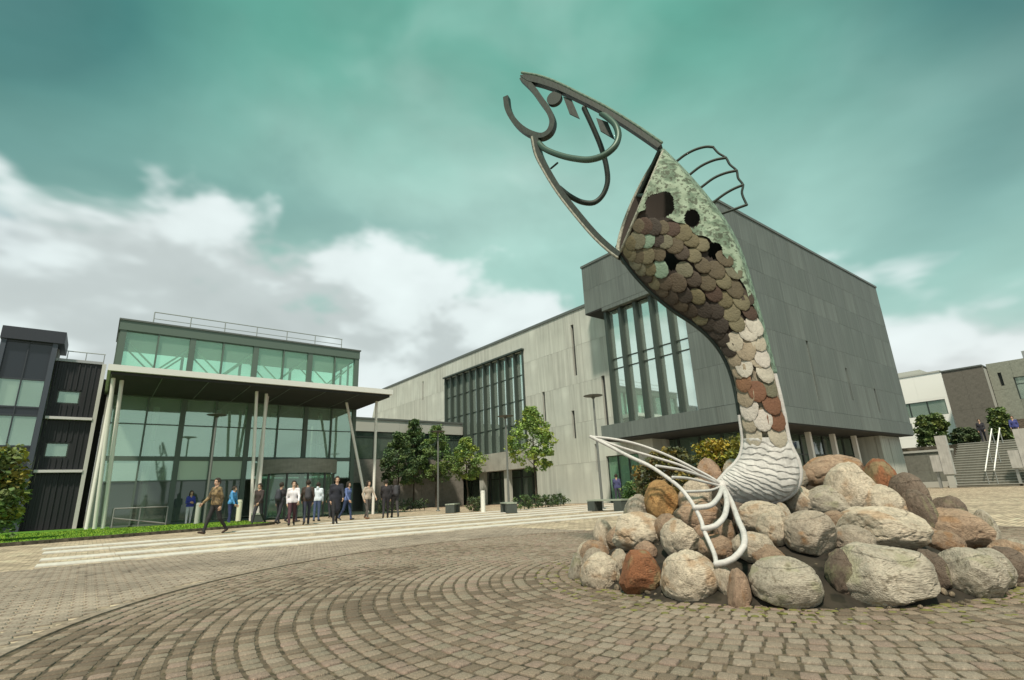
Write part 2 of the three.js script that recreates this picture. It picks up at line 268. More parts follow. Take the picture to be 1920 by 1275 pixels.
// glazing: mullions at us, transoms at vs, one pane a cell
function glazing(parent, name, axis, at, us, vs, o = {}) {
  const { gm = M.glassHall, fm = M.frame, mw = 0.07, md = 0.12, tw = 0.07, td = 0.10, skip = () => false, mAt = () => mw, tAt = () => tw, paneMat } = o;
  const w = part(name, parent), B = (nm, u0, u1, v0, v1, d, out) => axis === 'x' ? block(nm, w, fm, at - out, at - out + d, v0, v1, u0, u1) : block(nm, w, fm, u0, u1, v0, v1, at + out - d, at + out);
  us.forEach((u, i) => { const k = mAt(i); B('mullion', u - k / 2, u + k / 2, vs[0], vs[vs.length - 1], md, md * 0.5); });
  vs.forEach((v, j) => { const k = tAt(j); for (let i = 0; i + 1 < us.length; i++) B('transom', us[i] + mAt(i) / 2, us[i + 1] - mAt(i + 1) / 2, v - k / 2, v + k / 2, td, td * 0.45); });
  for (let i = 0; i + 1 < us.length; i++) for (let j = 0; j + 1 < vs.length; j++) {
    if (skip(i, j)) continue;
    const W = us[i + 1] - us[i] - (mAt(i) + mAt(i + 1)) / 2, H = vs[j + 1] - vs[j] - (tAt(j) + tAt(j + 1)) / 2, uc = (us[i] + mAt(i) / 2 + us[i + 1] - mAt(i + 1) / 2) / 2, vc = (vs[j] + tAt(j) / 2 + vs[j + 1] - tAt(j + 1) / 2) / 2;
    const p = mesh('pane', new THREE.PlaneGeometry(W, H), (paneMat && paneMat(i, j)) || gm, w, axis === 'x' ? [at, vc, uc] : [uc, vc, at]); if (axis === 'x') p.rotation.y = -Math.PI / 2;
    p.rotation.z = (h3(i, j, 91) - 0.5) * 0.0; p.rotation.x += (h3(i, j, 92) - 0.5) * 0.012; if (axis === 'z') p.rotation.y += (h3(i, j, 93) - 0.5) * 0.012; else p.rotation.y += (h3(i, j, 93) - 0.5) * 0.012;
  }
  return w;
}

// ---- pale stone wing, facade facing -x on the plane x = 27 ----
{
  const b = thing('stone_wing_building', 'long pale stone building with a tall finned window behind the street trees', 'building');
  const win = [-45.2, -32.6, 4.25, 12.35], door = [-45.0, -31.6, 0, 2.72], side = [-24.35, -21.6, 0, 3.0], door2 = [-50.2, -47.6, 0, 2.5];
  const slots = [[-26.72, -26.42, 9.02, 12.98], [-30.42, -30.12, 4.69, 8.45], [-27.3, -27.0, 4.48, 6.51], [-25.28, -24.98, 2.02, 3.91], [-24.12, -23.80, 5.0, 8.49], [-50.15, -49.88, 11.0, 13.08], [-57, -56.7, 3.5, 6.5]];
  const wall = part('wall', b);
  panels(wall, 'stone_panel', 'x', 27, [...steps(-62, -45.2, 9), ...steps(-45.2, -32.6, 8).slice(1), ...steps(-32.6, -20.5, 7).slice(1)], [0, 2.72, 5.55, 8.4, 11.25, 13.95], [win, door, side, door2, ...slots], 0.28, M.stone, 0.008);
  block('coping', b, M.coping, 26.92, 40, 13.95, 14.16, -62.05, -20.5);
  // the end of the wing leans out towards its foot
  { const s = new THREE.Shape(); s.moveTo(0, 0); s.lineTo(-6.5, 0); s.lineTo(0, 14.1); s.closePath(); const g = new THREE.ExtrudeGeometry(s, { depth: 12.5, bevelEnabled: false }); g.rotateY(-Math.PI / 2); g.translate(39.5, 0, 0); g.scale(1, 1, 1); const m = mesh('end_buttress', g, M.stone[1], b, [0, 0, -62.03]); m.scale.z = 1; }
  // slot backs
  for (const [z0, z1, y0, y1] of slots) block('slot_window', b, M.void, 27.16, 27.26, y0 - 0.02, y1 + 0.02, z0 - 0.02, z1 + 0.02);
  // core behind the facade, rooms left open behind the glazing
  block('core', b, M.core, 27.3, 40, 0, 13.9, -61.9, -50.3); block('core', b, M.core, 27.3, 40, 0, 13.9, -31.5, -20.6); block('core', b, M.core, 27.3, 40, 2.9, 4.2, -50.2, -31.6); block('core', b, M.core, 27.3, 40, 12.4, 13.9, -50.2, -31.6);
  block('back_wall', b, M.inner, 33, 33.3, 0, 12.4, -50.2, -31.6); block('core', b, M.core, 27.3, 32.9, 0, 12.39, -47.5, -45.25);
  block('floor_slab', b, M.slab, 27.9, 32.9, 8.25, 8.5, -45.2, -31.7);
  for (let z = -44; z < -33; z += 3) block('inner_column', b, M.inner, 29.4, 29.8, 4.3, 12.3, z, z + 0.4);
  glazing(b, 'tall_window', 'x', 27.22, steps(-45.2, -32.6, 11), [4.25, 6.3, 8.3, 10.4, 12.35], { gm: M.glassWing, mw: 0.10, md: 0.1 });
  for (const z of steps(-45.2, -32.6, 11)) block('window_fin', b, M.fin, 26.90, 27.16, 4.25, 12.38, z - 0.085, z + 0.085);
  block('window_head', b, M.fin, 26.7, 27.12, 12.38, 12.52, -45.3, -32.4);
  block('entrance_fascia', b, std([0.52, 0.52, 0.47], 0.8, { map: variant(cloudT, 0, 0, [0.3, 0.3]) }), 26.55, 27.2, 2.74, 4.2, -45.25, -31.55);
  glazing(b, 'entrance_glazing', 'x', 27.9, steps(-45.0, -31.6, 9), [0, 2.1, 2.72], { gm: M.glassDark, mw: 0.14, md: 0.2 });
  for (const z of [-43.2, -39, -35.4]) block('entrance_pier', b, M.stone[0], 26.9, 27.3, 0, 2.72, z - 0.3, z + 0.3);
  glazing(b, 'side_door', 'x', 27.15, steps(-50.2, -47.6, 2), [0, 2.5], { gm: M.glassDark, mw: 0.1 });
  glazing(b, 'corner_glazing', 'x', 27.2, steps(-24.35, -21.6, 3), [0, 3.0], { gm: glass([0.45, 0.72, 0.56], 0.3), mw: 0.09 });
}
// ---- overhanging grey block: faces -x at x = 25 and +z at z = -12.7 ----
{
  const b = thing('overhanging_block_building', 'dark grey panelled cube building overhanging its glazed ground floor, behind the fish sculpture', 'building');
  const X0 = 25, X1 = 48.6, Z0 = -12.7, Y0 = 3.85, Y1 = 15.85;
  const left = part('left_facade', b), front = part('front_facade', b);
  const vs = [4.75, 6.9, 9.0, 11.1, 12.46, 14.1, Y1], win = [-21.75, -15.7, 4.75, 12.2];
  panels(left, 'cladding_panel', 'x', X0, [-23.25, -21.72, ...steps(-20.3, Z0 - 0.01, 5)], [12.46, 14.1, Y1], [], 0.25, M.zinc);
  panels(left, 'cladding_panel', 'x', X0, [-15.7, -14.2, Z0 - 0.01], [4.75, 6.9, 9.0, 11.1, 12.46], [], 0.25, M.zinc);
  block('window_lintel', left, M.zinc[1], X0 + 0.004, X0 + 0.25, 12.2, 12.45, -21.74, -15.71);
  panels(left, 'cladding_panel', 'x', X0 - 0.03, [-22.7, -20.3, -18.4, -16.5, -14.6, Z0 - 0.01], [Y0, 4.74], [], 0.28, M.zinc);
  const slots = [[32.75, 33.05, 5.35, 8.95], [38.0, 38.28, 5.75, 7.9], [42.4, 42.68, 5.2, 6.9]];
  panels(front, 'cladding_panel', 'z', Z0, steps(X0, X1, 12), [4.75, 6.9, 9.0, 11.1, 12.46, 14.1, Y1], slots, 0.25, M.zinc);
  panels(front, 'cladding_panel', 'z', Z0 + 0.03, steps(X0 - 0.03, X1 + 0.1, 7), [Y0, 4.74], [], 0.28, M.zinc);
  for (const [x0, x1, y0, y1] of slots) block('slot_lining', front, std([0.34, 0.38, 0.36], 0.6), x0 + 0.01, x1 - 0.01, y0, y1, Z0 - 0.22, Z0 - 0.10);
  block('coping', b, M.coping, X0 - 0.06, X1 + 0.06, Y1 + 0.004, Y1 + 0.16, -23.3, Z0 + 0.06);
  block('core', b, M.core, X0 + 0.26, X1, 12.5, Y1, -23.2, Z0 - 0.26);
  block('core', b, M.core, 29.5, X1, Y0 + 0.02, 12.48, -23.1, Z0 - 0.26); block('core', b, M.core, X0 + 0.26, 29.5, Y0 + 0.02, 12.48, -15.6, Z0 - 0.27);
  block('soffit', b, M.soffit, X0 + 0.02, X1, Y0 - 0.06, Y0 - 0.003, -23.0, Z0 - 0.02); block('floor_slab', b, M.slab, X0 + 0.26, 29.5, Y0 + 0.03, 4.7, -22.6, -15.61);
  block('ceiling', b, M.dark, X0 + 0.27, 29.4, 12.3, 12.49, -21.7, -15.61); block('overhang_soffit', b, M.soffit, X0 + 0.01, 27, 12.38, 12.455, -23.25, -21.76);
  block('far_wall', b, M.inner, X0 + 0.7, 29.5, 4.71, 12.3, -22.0, -21.8);
  block('mid_floor', b, M.slab, X0 + 1.2, 29.45, 8.5, 8.7, -21.75, -15.62);
  const us = steps(-21.75, -15.7, 5);
  glazing(b, 'tall_window', 'x', X0 + 0.6, us, [4.75, 8.3, 8.95, 12.2], { gm: M.glassCube, mw: 0.1, md: 0.1 });
  for (const z of us) block('window_fin', b, M.fin, X0 + 0.28, X0 + 0.54, 4.76, 12.19, z - 0.11, z + 0.11);
  // ground floor set back under the overhang
  block('ground_floor_core', b, M.dark, 29.5, 44.8, 0, Y0 - 0.07, -22.5, -17.0);
  glazing(b, 'ground_floor_glazing', 'z', -15.4, steps(29.0, 44.0, 9), [0, 2.5, Y0 - 0.07], { gm: M.glassDark, mw: 0.14 });
  glazing(b, 'ground_floor_glazing', 'x', 29.0, steps(-21.4, -15.4, 4), [0, 2.6, Y0 - 0.07], { gm: M.glassDark, mw: 0.14 });
  const pier = part('stone_pier', b); panels(pier, 'stone_panel', 'z', -13.6, [44.2, 46.4, 48.4], [0, Y0 - 0.07], [[45.9, 46.0, 1.3, 3.6]], 0.3, M.stone); block('pier_core', pier, M.stone[2], 44.25, 48.35, 0, Y0 - 0.08, -22, -13.92);
  block('stone_pier', b, M.stone[1], 27.0, 28.4, 0, Y0 - 0.07, -21.6, -20.4);
  for (let i = 0; i < 4; i++) block('round_column', b, M.pole, 31 + i * 3.6, 31.28 + i * 3.6, 0, Y0 - 0.07, -14.6, -14.32);
}
// ---- low link between glass hall and wing ----
{
  const b = thing('link_building', 'low grey link building with a strip window behind the street trees', 'building');
  panels(b, 'concrete_panel', 'z', -42, steps(13.9, 26.95, 6), [6.35, 7.35], [], 0.3, [M.slab]); block('coping', b, M.coping, 13.9, 26.9, 7.35, 7.5, -46, -41.9);
  block('roof', b, M.slab, 13.9, 26.9, 7.1, 7.34, -46, -42.32); block('core', b, M.dark, 13.9, 26.9, 0, 7.0, -46, -44.5);
  glazing(b, 'strip_window', 'z', -42.2, steps(13.9, 26.95, 6), [4.1, 5.9, 6.34], { gm: M.glassDark, mw: 0.3 });
  panels(b, 'concrete_panel', 'z', -42.02, steps(13.9, 26.95, 6), [0, 2.2, 4.06], [[15.2, 17.4, 0, 2.2]], 0.3, [std([0.30, 0.29, 0.26], 0.9, { map: cloudT }), std([0.27, 0.265, 0.24], 0.9, { map: cloudT })]);
}
// ---- glass entrance hall: front glazing on z = -35 ----
{
  const b = thing('glass_hall_building', 'glazed entrance hall with a white-edged canopy and a glass clerestory box on top', 'building');
  const mains = [0.1, 3.47, 6.95, 10.32, 13.55], us = [0.1, 1.76, 3.47, 5.1, 6.95, 8.63, 10.32, 12.0, 13.55];
  glazing(b, 'curtain_wall', 'z', -35, us, [0.05, 2.3, 3.5, 5.35, 6.88], { gm: M.glassHall, fm: M.green, mAt: (i) => i % 2 ? 0.08 : 0.26, md: 0.24, tAt: (j) => [0.1, 0.07, 0.24, 0.06, 0.1][j], paneMat: (i, j) => j === 1 && i >= 2 && i <= 3 ? M.frosted : j === 0 ? M.glassDark : null, skip: (i, j) => j === 0 && i >= 4 });
  for (const x of mains) block('post', b, M.green, x - 0.15, x + 0.15, 0, 6.88, -35.62, -35.3);
  block('floor', b, M.floor, 0.05, 13.6, 0.002, 0.04, -44, -35.05); block('gallery_floor', b, M.slab, 0.2, 13.4, 3.38, 3.62, -44, -36.2);
  block('back_wall', b, M.inner, 0.1, 13.5, 0.05, 6.88, -44.3, -44); block('side_wall', b, M.dark, -0.12, 0.02, 0, 6.88, -44, -35.1); block('side_wall', b, M.dark, 13.62, 13.76, 0, 6.88, -44, -35.1);
  for (const x of [2.4, 5.8, 9.2, 12.4]) { const cl = mesh('inner_column', bar([x, 0.05, -38.5], [x, 6.86, -38.5], 0.16, 12), M.white, b); cl.castShadow = true; }
  { const st = part('gallery_rail', b); for (let x = 0.6; x < 13.2; x += 1.2) mesh('baluster', bar([x, 3.62, -36.3], [x, 4.6, -36.3], 0.02, 6), M.steel, st); mesh('rail', bar([0.4, 4.6, -36.3], [13.2, 4.6, -36.3], 0.03), M.steel, st); }
  // canopy
  const can = part('canopy', b), fasc = std([0.66, 0.67, 0.65], 0.5);
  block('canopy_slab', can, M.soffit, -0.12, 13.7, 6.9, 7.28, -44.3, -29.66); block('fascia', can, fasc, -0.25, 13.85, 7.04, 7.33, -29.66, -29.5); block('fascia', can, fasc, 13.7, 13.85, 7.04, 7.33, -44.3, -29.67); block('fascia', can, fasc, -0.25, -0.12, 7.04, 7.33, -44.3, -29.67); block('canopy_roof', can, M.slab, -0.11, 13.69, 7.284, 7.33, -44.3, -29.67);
  for (let i = 0; i < 8; i++) block('soffit_joint', can, M.coping, -0.1 + i * 1.97, -0.06 + i * 1.97, 6.885, 6.9, -35, -29.7);
  // clerestory box
  const cu = us, cl = glazing(b, 'clerestory', 'z', -35, cu, [7.4, 10.5], { gm: M.glassTop, fm: M.green, mAt: (i) => i % 2 ? 0.08 : 0.30, md: 0.3 });
  glazing(b, 'clerestory_back', 'z', -39.6, mains, [7.4, 10.5], { gm: glass([0.75, 0.95, 0.84], 0.03), fm: M.green, mw: 0.16 });
  glazing(b, 'clerestory_side', 'x', 13.58, [-39.5, -38.1, -36.6, -35.2], [7.4, 10.5], { gm: glass([0.75, 0.92, 0.84], 0.1), fm: M.green, mw: 0.12 });
  block('clerestory_end', b, M.green, -0.1, 0.04, 7.34, 10.5, -39.6, -35.2); block('clerestory_ceiling', b, std([0.50, 0.57, 0.51], 0.7), 0.05, 13.5, 10.44, 10.495, -39.5, -35.2);
  block('roof_fascia', b, M.green, -0.12, 13.72, 10.5, 11.05, -39.9, -34.8); block('roof_edge', b, M.coping, -0.18, 13.78, 11.05, 11.14, -39.95, -34.74);
  { const t = part('roof_truss', b), wm = std([0.62, 0.72, 0.64], 0.5); for (const zz of [-36.6, -38.4]) { mesh('chord', bar([0.2, 8.75, zz], [13.4, 8.75, zz], 0.06), wm, t); for (let k = 0; k < 4; k++) { const x = 0.3 + k * 3.4; mesh('brace', bar([x, 10.4, zz], [x + 1.65, 8.78, zz], 0.05), wm, t); mesh('brace', bar([x + 1.7, 8.78, zz], [x + 3.35, 10.4, zz], 0.05), wm, t); } } }
  { const t = part('roof_rail', b); mesh('rail', bar([1.4, 11.95, -35.4], [12.6, 11.95, -35.4], 0.03), M.steel, t); mesh('rail', bar([1.4, 11.55, -35.4], [12.6, 11.55, -35.4], 0.02), M.steel, t); for (let x = 1.4; x < 12.7; x += 1.86) mesh('rail_post', bar([x, 11.13, -35.4], [x, 11.95, -35.4], 0.03), M.steel, t); }
  // props carrying the canopy
  const props = [[[0.62, 0, -32], [0.36, 6.92, -31]], [[0.02, 0, -32.2], [0.05, 6.92, -32.5]], [[0.32, 0, -31.9], [0.02, 6.92, -30.6]], [[6.86, 0, -31.6], [6.45, 6.92, -31.2]], [[7.18, 0, -31.6], [7.05, 6.92, -31.6]], [[6.95, 0, -31.7], [7.3, 6.92, -32.4]], [[13.62, 0, -31.4], [13.62, 6.92, -31.4]], [[13.55, 0.1, -32], [12.1, 6.92, -32.6]]];
  for (const [a, c] of props) mesh('canopy_prop', bar(a, c, 0.085, 12), M.pole, b);
  // bowed entrance
  { const g = new THREE.CylinderGeometry(2.35, 2.35, 0.82, 40, 1, true, -Math.PI / 2, Math.PI); mesh('entrance_fascia', g, std([0.30, 0.31, 0.27], 0.7, { side: THREE.DoubleSide, map: variant(cloudT, 0, 0, [3, 1]) }), b, [9.95, 2.95, -34.7]);
    const cap = new THREE.CircleGeometry(2.34, 40, 0, Math.PI); cap.rotateX(-Math.PI / 2); mesh('entrance_roof', cap, M.slab, b, [9.95, 3.35, -34.7]); const cap2 = cap.clone(); mesh('entrance_soffit', cap2, M.dark, b, [9.95, 2.56, -34.7]);
    const dr = part('entrance_doors', b); for (let k = 0; k <= 6; k++) { const a = Math.PI * k / 6, x = 9.95 - Math.cos(a) * 2.2, z = -34.7 + Math.sin(a) * 2.2; block('door_frame', dr, M.frame, x - 0.05, x + 0.05, 0, 2.55, z - 0.05, z + 0.05); if (k < 6) { const a2 = Math.PI * (k + 0.5) / 6, p = mesh('pane', new THREE.PlaneGeometry(1.04, 2.4), glass([0.5, 0.75, 0.6], 0.25), dr, [9.95 - Math.cos(a2) * 2.12, 1.28, -34.7 + Math.sin(a2) * 2.12]); p.rotation.y = a2 - Math.PI / 2; } } }
  // terrace rail and low wall in front of the left bays
  { const t = part('terrace_rail', b); mesh('rail', bar([1.0, 0.95, -34.2], [3.3, 0.95, -34.2], 0.03), M.steel, t); mesh('rail', bar([1.0, 0.5, -34.2], [3.3, 0.1, -34.2], 0.03), M.steel, t); for (const x of [1.0, 2.1, 3.3]) mesh('rail_post', bar([x, 0, -34.2], [x, 0.95, -34.2], 0.03), M.steel, t); }
}
// ---- dark clad building at the left edge ----
{
  const b = thing('dark_clad_building', 'near-black ribbed building with a capped glass stair tower at the left edge', 'building');
  const w1 = [-2.16, -1.23, 6.28, 6.98], w2 = [-2.2, -1.28, 3.55, 4.3];
  panels(b, 'cladding_panel', 'z', -35.3, steps(-14, -0.55, 15), [0.02, 2.8, 5.45, 8.5], [[-4.66, -2.47, 0, 9.9], w1, w2], 0.2, [M.navy, std([0.012, 0.014, 0.021], 0.6, { map: variant(streakT, 0.3, 0, [0.5, 0.2]) })], 0.03);
  for (let x = -13.8; x < -0.6; x += 0.224) if (x < -4.7 || x > -2.4) { const inW = x > -2.25 && x < -1.2; for (const [y0, y1] of inW ? [[0.1, 3.5], [4.36, 6.24], [7.04, 8.45]] : [[0.1, 8.45]]) block('cladding_rib', b, M.navy, x - 0.03, x + 0.03, y0, y1, -35.29, -35.25); }
  block('core', b, M.dark, -14, -0.6, 0.01, 8.5, -46, -35.75); block('gap_wall', b, std([0.06, 0.055, 0.05], 0.8), -0.6, -0.13, 0.0, 7.9, -36.6, -36.2); block('roof_coping', b, std([0.30, 0.31, 0.34], 0.6), -14, -0.5, 8.5, 8.64, -46, -35.2);
  for (const [x0, x1, y0, y1] of [w1, w2]) glazing(b, 'small_window', 'z', -35.36, [x0 + 0.03, x1 - 0.03], [y0 + 0.03, y1 - 0.03], { gm: glass([0.48, 0.7, 0.58], 0.5), mw: 0.06 });
  for (const y of [2.8, 5.45]) block('floor_ledge', b, std([0.55, 0.54, 0.56], 0.6), -2.42, -0.55, y, y + 0.13, -35.25, -35.0);
  block('corner_post', b, std([0.48, 0.48, 0.46], 0.6), -0.55, -0.38, 0, 8.5, -35.3, -35.05);
  const t = part('stair_tower', b);
  block('tower_cap', t, std([0.024, 0.028, 0.042], 0.5), -4.7, -2.25, 9.3, 9.93, -37.5, -34.7); block('tower_back', t, M.dark, -4.6, -2.5, 0, 9.3, -37.3, -36.0);
  for (const x of [-4.55, -2.6]) block('tower_post', t, std([0.05, 0.06, 0.085], 0.5), x - 0.1, x + 0.1, 0, 9.3, -35.0, -34.8);
  glazing(t, 'tower_glazing', 'z', -34.95, [-4.45, -3.6, -2.7], [0.1, 2.6, 4.05, 5.55, 5.95, 7.35, 9.25], { gm: glass([0.55, 0.78, 0.68], 0.45), fm: std([0.03, 0.036, 0.05], 0.5), mw: 0.05, paneMat: (i, j) => (j === 2 || j === 4) ? null : M.spandrel, tAt: (j) => [0.1, 0.12, 0.08, 0.1, 0.08, 0.08, 0.1][j] });
  for (const y of [2.6, 5.6]) block('landing', t, M.slab, -4.5, -2.65, y, y + 0.2, -36, -35.1);
  { const rl = part('roof_rail', b); mesh('rail', bar([-2.2, 9.2, -35.8], [-0.5, 9.2, -35.8], 0.025), M.steel, rl); for (let x = -2.1; x < -0.4; x += 0.78) mesh('rail_post', bar([x, 8.64, -35.8], [x, 9.2, -35.8], 0.02), M.steel, rl); }
}
// ---- raised ground, stairs and buildings at the right ----
structure('upper_terrace', box(60, 3.2, 60), std([0.17, 0.155, 0.12], 0.95, { map: variant(mottleT, 0, 0, [0.3, 0.3]) }), [82.2, 1.5, -8]);
{
  const b = thing('stone_stairs', 'wide grey stone stairs with a paired white handrail at the right edge', 'stairs');
  const sm = std([0.30, 0.29, 0.24], 0.9, { map: cloudT }), n = 18, rise = 3.1 / n, go = 0.33;
  for (let i = 0; i < n; i++) block('step', b, sm, 46.2 + i * go, 52.19, i * rise + 0.004, (i + 1) * rise - 0.03, -10.9, -6.5);
  for (let i = 0; i < n; i++) block('nosing', b, M.slab, 46.16 + i * go, 46.5 + i * go, (i + 1) * rise - 0.03, (i + 1) * rise, -10.92, -6.48);
  const hr = part('handrail', b); for (const z of [-8.75, -8.3]) { mesh('rail', bar([46.4, 1.0, z], [52, 4.0, z], 0.04), M.white, hr); for (let k = 0; k < 3; k++) { const x = 46.5 + k * 2.6, y = (x - 46.2) / go * rise; mesh('rail_post', bar([x, y, z], [x, y + 1.02, z], 0.03), M.steel, hr); } }
}
for (const [z0, z1, lab] of [[-14.4, -11.1, 'grey retaining wall between the cube building and the stairs'], [-6.3, 8, 'grey retaining wall at the far right beyond the stairs']]) {
  const b = thing('retaining_wall', lab, 'wall'); const sm = std([0.24, 0.245, 0.21], 0.9, { map: cloudT });
  panels(b, 'wall_panel', 'x', 50.6, steps(z0, z1, Math.max(2, Math.round((z1 - z0) / 1.6))), [0, 1.25, 2.6], [], 0.4, [sm]); block('wall_cap', b, M.slab, 50.5, 51.1, 2.61, 2.76, z0, z1); block('low_bench', b, M.slab, 49.4, 50.5, 0, 0.4, z0 + 0.2, z1 - 0.2);
}
{
  const pw = std([0.62, 0.62, 0.59], 0.7, { map: variant(cloudT, 0, 0, [0.5, 0.5]) });
  const mk = (z, lab) => { const p = thing('white_pylon', lab, 'gate post', [46.3, 0, z]); block('tall_slab', p, pw, -0.2, 0.2, 0.9, 3.5, -0.30, 0.30); block('short_slab', p, pw, -0.3, 0.12, 1.1, 2.2, -0.82, -0.32); block('post', p, M.slab, -0.14, 0.14, 0, 0.9, -0.2, 0.2); block('post', p, M.steel, -0.1, 0.1, 0, 1.1, -0.75, -0.6); };
  mk(-10.6, 'white stepped pylon on the left side of the stone stairs'); mk(-6.5, 'white pylon cut by the right edge of the photo, right of the stairs');
}
{
  const b = thing('white_office_building', 'distant white building with a strip window, right of the cube building', 'building', [0, 0, 0]);
  panels(b, 'wall_panel', 'x', 80, steps(-28, -16.6, 4), [3.1, 5.4, 7.9, 9.9, 13.0], [[-28, -16.9, 7.9, 9.7]], 0.3, [M.white]); block('core', b, M.core, 81.5, 88, 3.1, 12.9, -28, -16.6); block('roof', b, M.slab, 79.9, 88, 13.0, 13.2, -28, -16.6); block('roof_plant', b, M.slab, 82, 86, 13.2, 14.0, -26, -19);
  glazing(b, 'strip_window', 'x', 80.2, steps(-28, -16.9, 6), [7.9, 9.7], { gm: M.glassWing, mw: 0.14 });
}
{
  const b = thing('brown_wall_building', 'plain brown-grey windowless building at far right behind the stairs', 'building');
  panels(b, 'wall_panel', 'x', 72, steps(-14.9, -11.4, 2), [3.1, 7.4, 11.7], [], 0.4, [std([0.20, 0.185, 0.16], 0.9, { map: cloudT })], 0.012); block('core', b, M.core, 72.4, 82, 3.1, 11.6, -14.85, -11.45); block('coping', b, M.coping, 71.9, 82, 11.7, 11.85, -15, -11.4);
}
{
  const b = thing('grey_green_building', 'grey-green building with a dark framed window cut by the right edge', 'building');
  const win = [-9.6, -5.2, 8.0, 10.3], slot = [-10.7, -10.4, 9.6, 11.0];
  panels(b, 'wall_panel', 'x', 74, steps(-11.4, -2, 5), [3.1, 6.4, 9.2, 12.1], [win, slot], 0.4, [std([0.36, 0.38, 0.32], 0.9, { map: cloudT }), std([0.33, 0.355, 0.30], 0.9, { map: streakT })], 0.014);
  block('core', b, M.core, 76, 86, 3.1, 12, -11.3, -2); block('slot_window', b, M.void, 74.3, 74.4, 9.6, 11, -10.7, -10.4); glazing(b, 'framed_window', 'x', 74.2, steps(win[0], win[1], 3), [8.0, 9.6, 10.3], { gm: M.glassWing, mw: 0.2 });
  block('roof_vent', b, M.steel, 75, 75.5, 12.1, 13.0, -8.5, -8.2); block('brick_base', b, M.brick, 73.4, 73.9, 3.1, 6.0, -11.3, -2);
}

